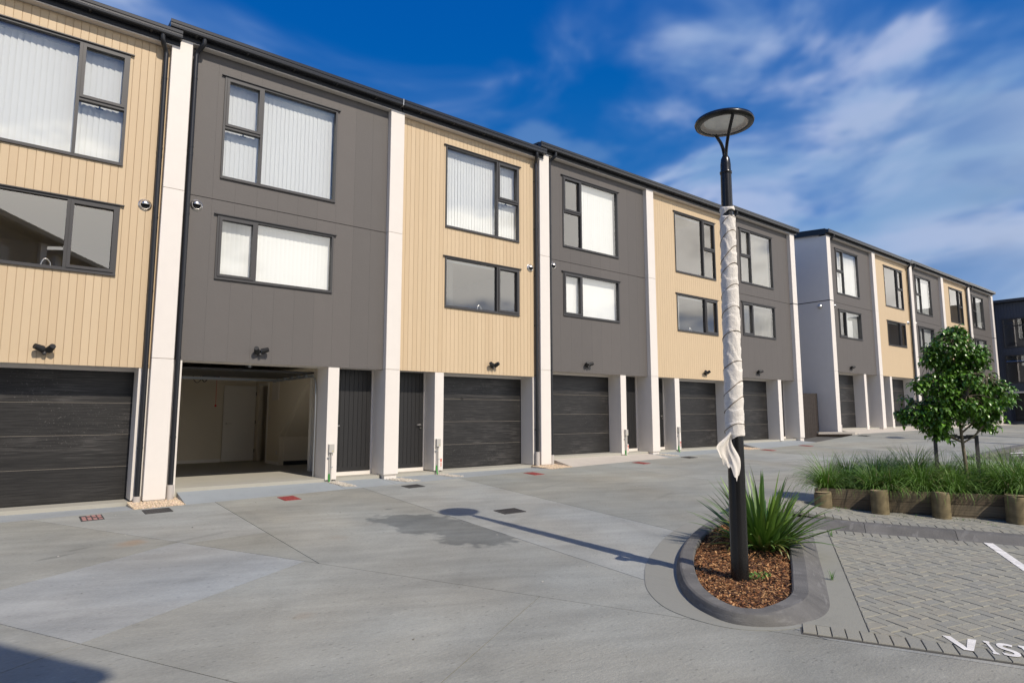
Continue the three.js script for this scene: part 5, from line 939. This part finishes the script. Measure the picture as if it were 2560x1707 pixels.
// stakes and tie
const TREE = [9.63, 8.29];
for (const [x, z, lab] of [[9.30, 8.03, 'left dark timber tree stake'], [9.80, 8.42, 'right dark timber tree stake']]) { const g = group('tree_stake', null, [x, 0.35, z]); tag(g, lab + ' beside the young tree', 'tree stake', 'stakes of the young tree'); const b = new MB(); b.box(-0.022, 0.022, -0.2, 0.90, -0.022, 0.022); mesh('stake', b, M.stake, g).rotation.y = 0.5; }
{ const g = group('tree_tie', null, [TREE[0], 1.22, TREE[1]]); tag(g, 'black strap tying the young tree to its stakes', 'tree tie'); const a = [9.30 - TREE[0], 8.03 - TREE[1]], c = [9.80 - TREE[0], 8.42 - TREE[1]], b = new MB(); const strip = (p, q, o) => { const dx = q[0] - p[0], dz = q[1] - p[1], l = Math.hypot(dx, dz), nx = -dz / l * 0.006, nz = dx / l * 0.006; b.prismY([[p[0] + nx, p[1] + nz], [q[0] + nx, q[1] + nz], [q[0] - nx, q[1] - nz], [p[0] - nx, p[1] - nz]], () => -0.028 + o, () => 0.028 + o); }; strip([a[0], a[1]], [-0.05, -0.05], 0.02); strip([-0.05, -0.05], [0.03, 0.04], 0); strip([0.03, 0.04], c, 0.01); mesh('strap', b, M.black, g); }
{
  const g = group('young_tree', null, [TREE[0], 0.39, TREE[1]]); tag(g, 'young broadleaf tree with glossy drooping leaves tied between two stakes', 'tree'); g.scale.set(0.9, 1, 0.9); const R = rng(1212);
  const E = [0.783, 0.622], D = [-0.622, 0.783];           // E: across the picture, D: towards the camera
  const at = (e, y, d) => [e * E[0] + d * D[0], y, e * E[1] + d * D[1]];
  const taper = (pts, r0, r1, seg, rad) => { const cv = new THREE.CatmullRomCurve3(pts.map((p) => new THREE.Vector3(...p))), q = new THREE.TubeGeometry(cv, seg, 1, rad), fr = q.attributes.position, n = rad + 1; for (let i = 0; i <= seg; i++) { const c = cv.getPointAt(i / seg), r = lerp(r0, r1, i / seg); for (let j = 0; j < n; j++) { const k = i * n + j; fr.setXYZ(k, c.x + (fr.getX(k) - c.x) * r, c.y + (fr.getY(k) - c.y) * r, c.z + (fr.getZ(k) - c.z) * r); } } return q; };
  mesh('trunk', taper([at(0.03, -0.1, 0), at(0.015, 0.4, 0), at(-0.02, 0.85, 0.01), at(-0.03, 1.3, 0), at(0.0, 1.8, -0.02), at(-0.02, 2.25, 0), at(-0.01, 2.42, 0)], 0.034, 0.007, 60, 12), M.bark, g);
  // tips on an uneven crown: a wide lower tier, a waist, a narrower head
  const tips = []; const blob = (e, y, d, re, ry, rd, n) => { for (let k = 0; k < n; k++) { let a, b, c, l; do { a = R() * 2 - 1; b = R() * 2 - 1; c = R() * 2 - 1; l = Math.hypot(a, b, c); } while (l > 1); const s = l < 0.5 ? 1.35 : 1; tips.push([e + a * re * s, y + b * ry * s, d + c * rd * s]); } };
  blob(-0.10, 2.16, 0, 0.40, 0.28, 0.38, 78); blob(0.20, 2.02, 0.05, 0.26, 0.22, 0.28, 28); blob(-0.02, 2.40, 0, 0.20, 0.16, 0.2, 20);
  blob(-0.02, 1.70, 0, 0.62, 0.20, 0.55, 75); blob(-0.42, 1.62, 0.1, 0.34, 0.22, 0.36, 38); blob(0.40, 1.50, 0.05, 0.42, 0.24, 0.42, 72); blob(-0.55, 1.20, 0.05, 0.44, 0.20, 0.40, 72); blob(-0.15, 1.30, 0.2, 0.45, 0.20, 0.40, 45); blob(0.45, 1.16, 0, 0.32, 0.16, 0.32, 28); blob(-0.38, 0.98, 0.05, 0.22, 0.12, 0.22, 15); blob(-0.92, 1.22, 0.0, 0.12, 0.1, 0.12, 6);
  blob(-0.05, 1.92, 0, 0.50, 0.14, 0.44, 16); blob(0.15, 1.40, 0.1, 0.60, 0.16, 0.5, 16); blob(-0.65, 1.42, 0, 0.30, 0.16, 0.3, 8); blob(0.62, 1.70, 0, 0.10, 0.12, 0.1, 5); blob(-0.50, 2.02, 0, 0.08, 0.08, 0.08, 4); blob(0.40, 2.18, 0.1, 0.10, 0.08, 0.1, 4); blob(-0.78, 1.62, 0.1, 0.10, 0.07, 0.1, 4);
  const trunkAt = (y) => at(lerp(0.02, -0.02, clamp(y / 2.4, 0, 1)), y, 0);
  const limbs = []; const limbEnds = [[-0.75, 1.25, 0.1], [-0.45, 1.05, -0.15], [0.55, 1.22, 0.1], [0.62, 1.5, -0.1], [-0.5, 1.65, 0.2], [0.3, 1.75, 0.25], [-0.3, 2.1, -0.15], [0.3, 2.05, 0.1], [-0.15, 1.45, 0.4], [0.1, 1.4, -0.4], [-0.05, 2.35, 0.1], [0.35, 1.12, 0.2]];
  for (const q of limbEnds) { const y0 = Math.max(0.75, q[1] - 0.25 - Math.hypot(q[0], q[2]) * 0.55), s = trunkAt(y0), e = at(...q); limbs.push(taper([s, [lerp(s[0], e[0], 0.35), lerp(s[1], e[1], 0.25), lerp(s[2], e[2], 0.35)], [lerp(s[0], e[0], 0.75), lerp(s[1], e[1], 0.72), lerp(s[2], e[2], 0.75)], e], 0.015, 0.005, 18, 7)); }
  for (const q of limbs) mesh('branch', q, M.bark, g);
  const twigs = [], pos = [], col = [];
  for (const t of tips) {
    const p = at(...t), b = limbEnds.map((q) => at(...q)).reduce((s, q) => { const d = Math.hypot(q[0] - p[0], q[1] - p[1], q[2] - p[2]); return d < s.d ? { d, q } : s; }, { d: 9, q: p }).q;
    twigs.push(taper([b, [lerp(b[0], p[0], 0.5), lerp(b[1], p[1], 0.5) + 0.03, lerp(b[2], p[2], 0.5)], p], 0.005, 0.0025, 5, 4));
    const n = 13 + Math.floor(R() * 12), dir0 = R() * 6.283;
    for (let k = 0; k < n; k++) {
      const az = dir0 + k * 2.399 + (R() - 0.5) * 0.5, el = 0.55 - 0.9 * (k / n) + (R() - 0.5) * 0.5, len = 0.055 + R() * 0.075, w = len * (0.40 + R() * 0.14), off = R() * 0.11, drop = 1.1 + R() * 1.2;
      const bp = [p[0] + (R() - 0.5) * 0.10, p[1] - off + (R() - 0.5) * 0.05, p[2] + (R() - 0.5) * 0.10];
      // leaf: five rows, folded on the midrib, drooping
      const c = Math.cos(az), s = Math.sin(az), rows = []; let x = 0.018, y = 0, e2 = el; const prof = [0.12, 0.75, 1.0, 0.72, 0.05];
      for (let r = 0; r < 5; r++) { const hw = w * 0.5 * prof[r], roll = (k % 2 ? 1 : -1) * 0.25; const ctr = [bp[0] + x * c, bp[1] + y, bp[2] + x * s]; rows.push([[ctr[0] - s * hw, ctr[1] + hw * (0.35 + roll), ctr[2] + c * hw], ctr, [ctr[0] + s * hw, ctr[1] + hw * (0.35 - roll), ctr[2] - c * hw]]); x += len / 4 * Math.cos(e2); y += len / 4 * Math.sin(e2); e2 -= drop / 4; }
      const sh = 0.7 + R() * 0.65, yng = R() < 0.16 ? 1.5 : 1, cc = [0.090 * sh * yng, 0.195 * sh * yng, 0.023 * sh];
      for (let r = 0; r < 4; r++) for (let i = 0; i < 2; i++) { const A = rows[r][i], B = rows[r][i + 1], C = rows[r + 1][i], Dd = rows[r + 1][i + 1]; pos.push(...A, ...C, ...B, ...B, ...C, ...Dd); for (let q = 0; q < 6; q++) col.push(...cc); }
    }
  }
  mesh('twigs', mergeGeometries(twigs), M.bark, g).userData.kind = 'stuff';
  const geo = fromPos(pos); geo.setAttribute('color', new THREE.Float32BufferAttribute(col, 3)); stuff(mesh('crown', geo, M.treeLeaf, g));
}
// ------------------------------------------------------------------ finish
scene.traverse((o) => { if (o.isMesh) { o.castShadow = true; o.receiveShadow = true; } });
renderer.render(scene, camera);
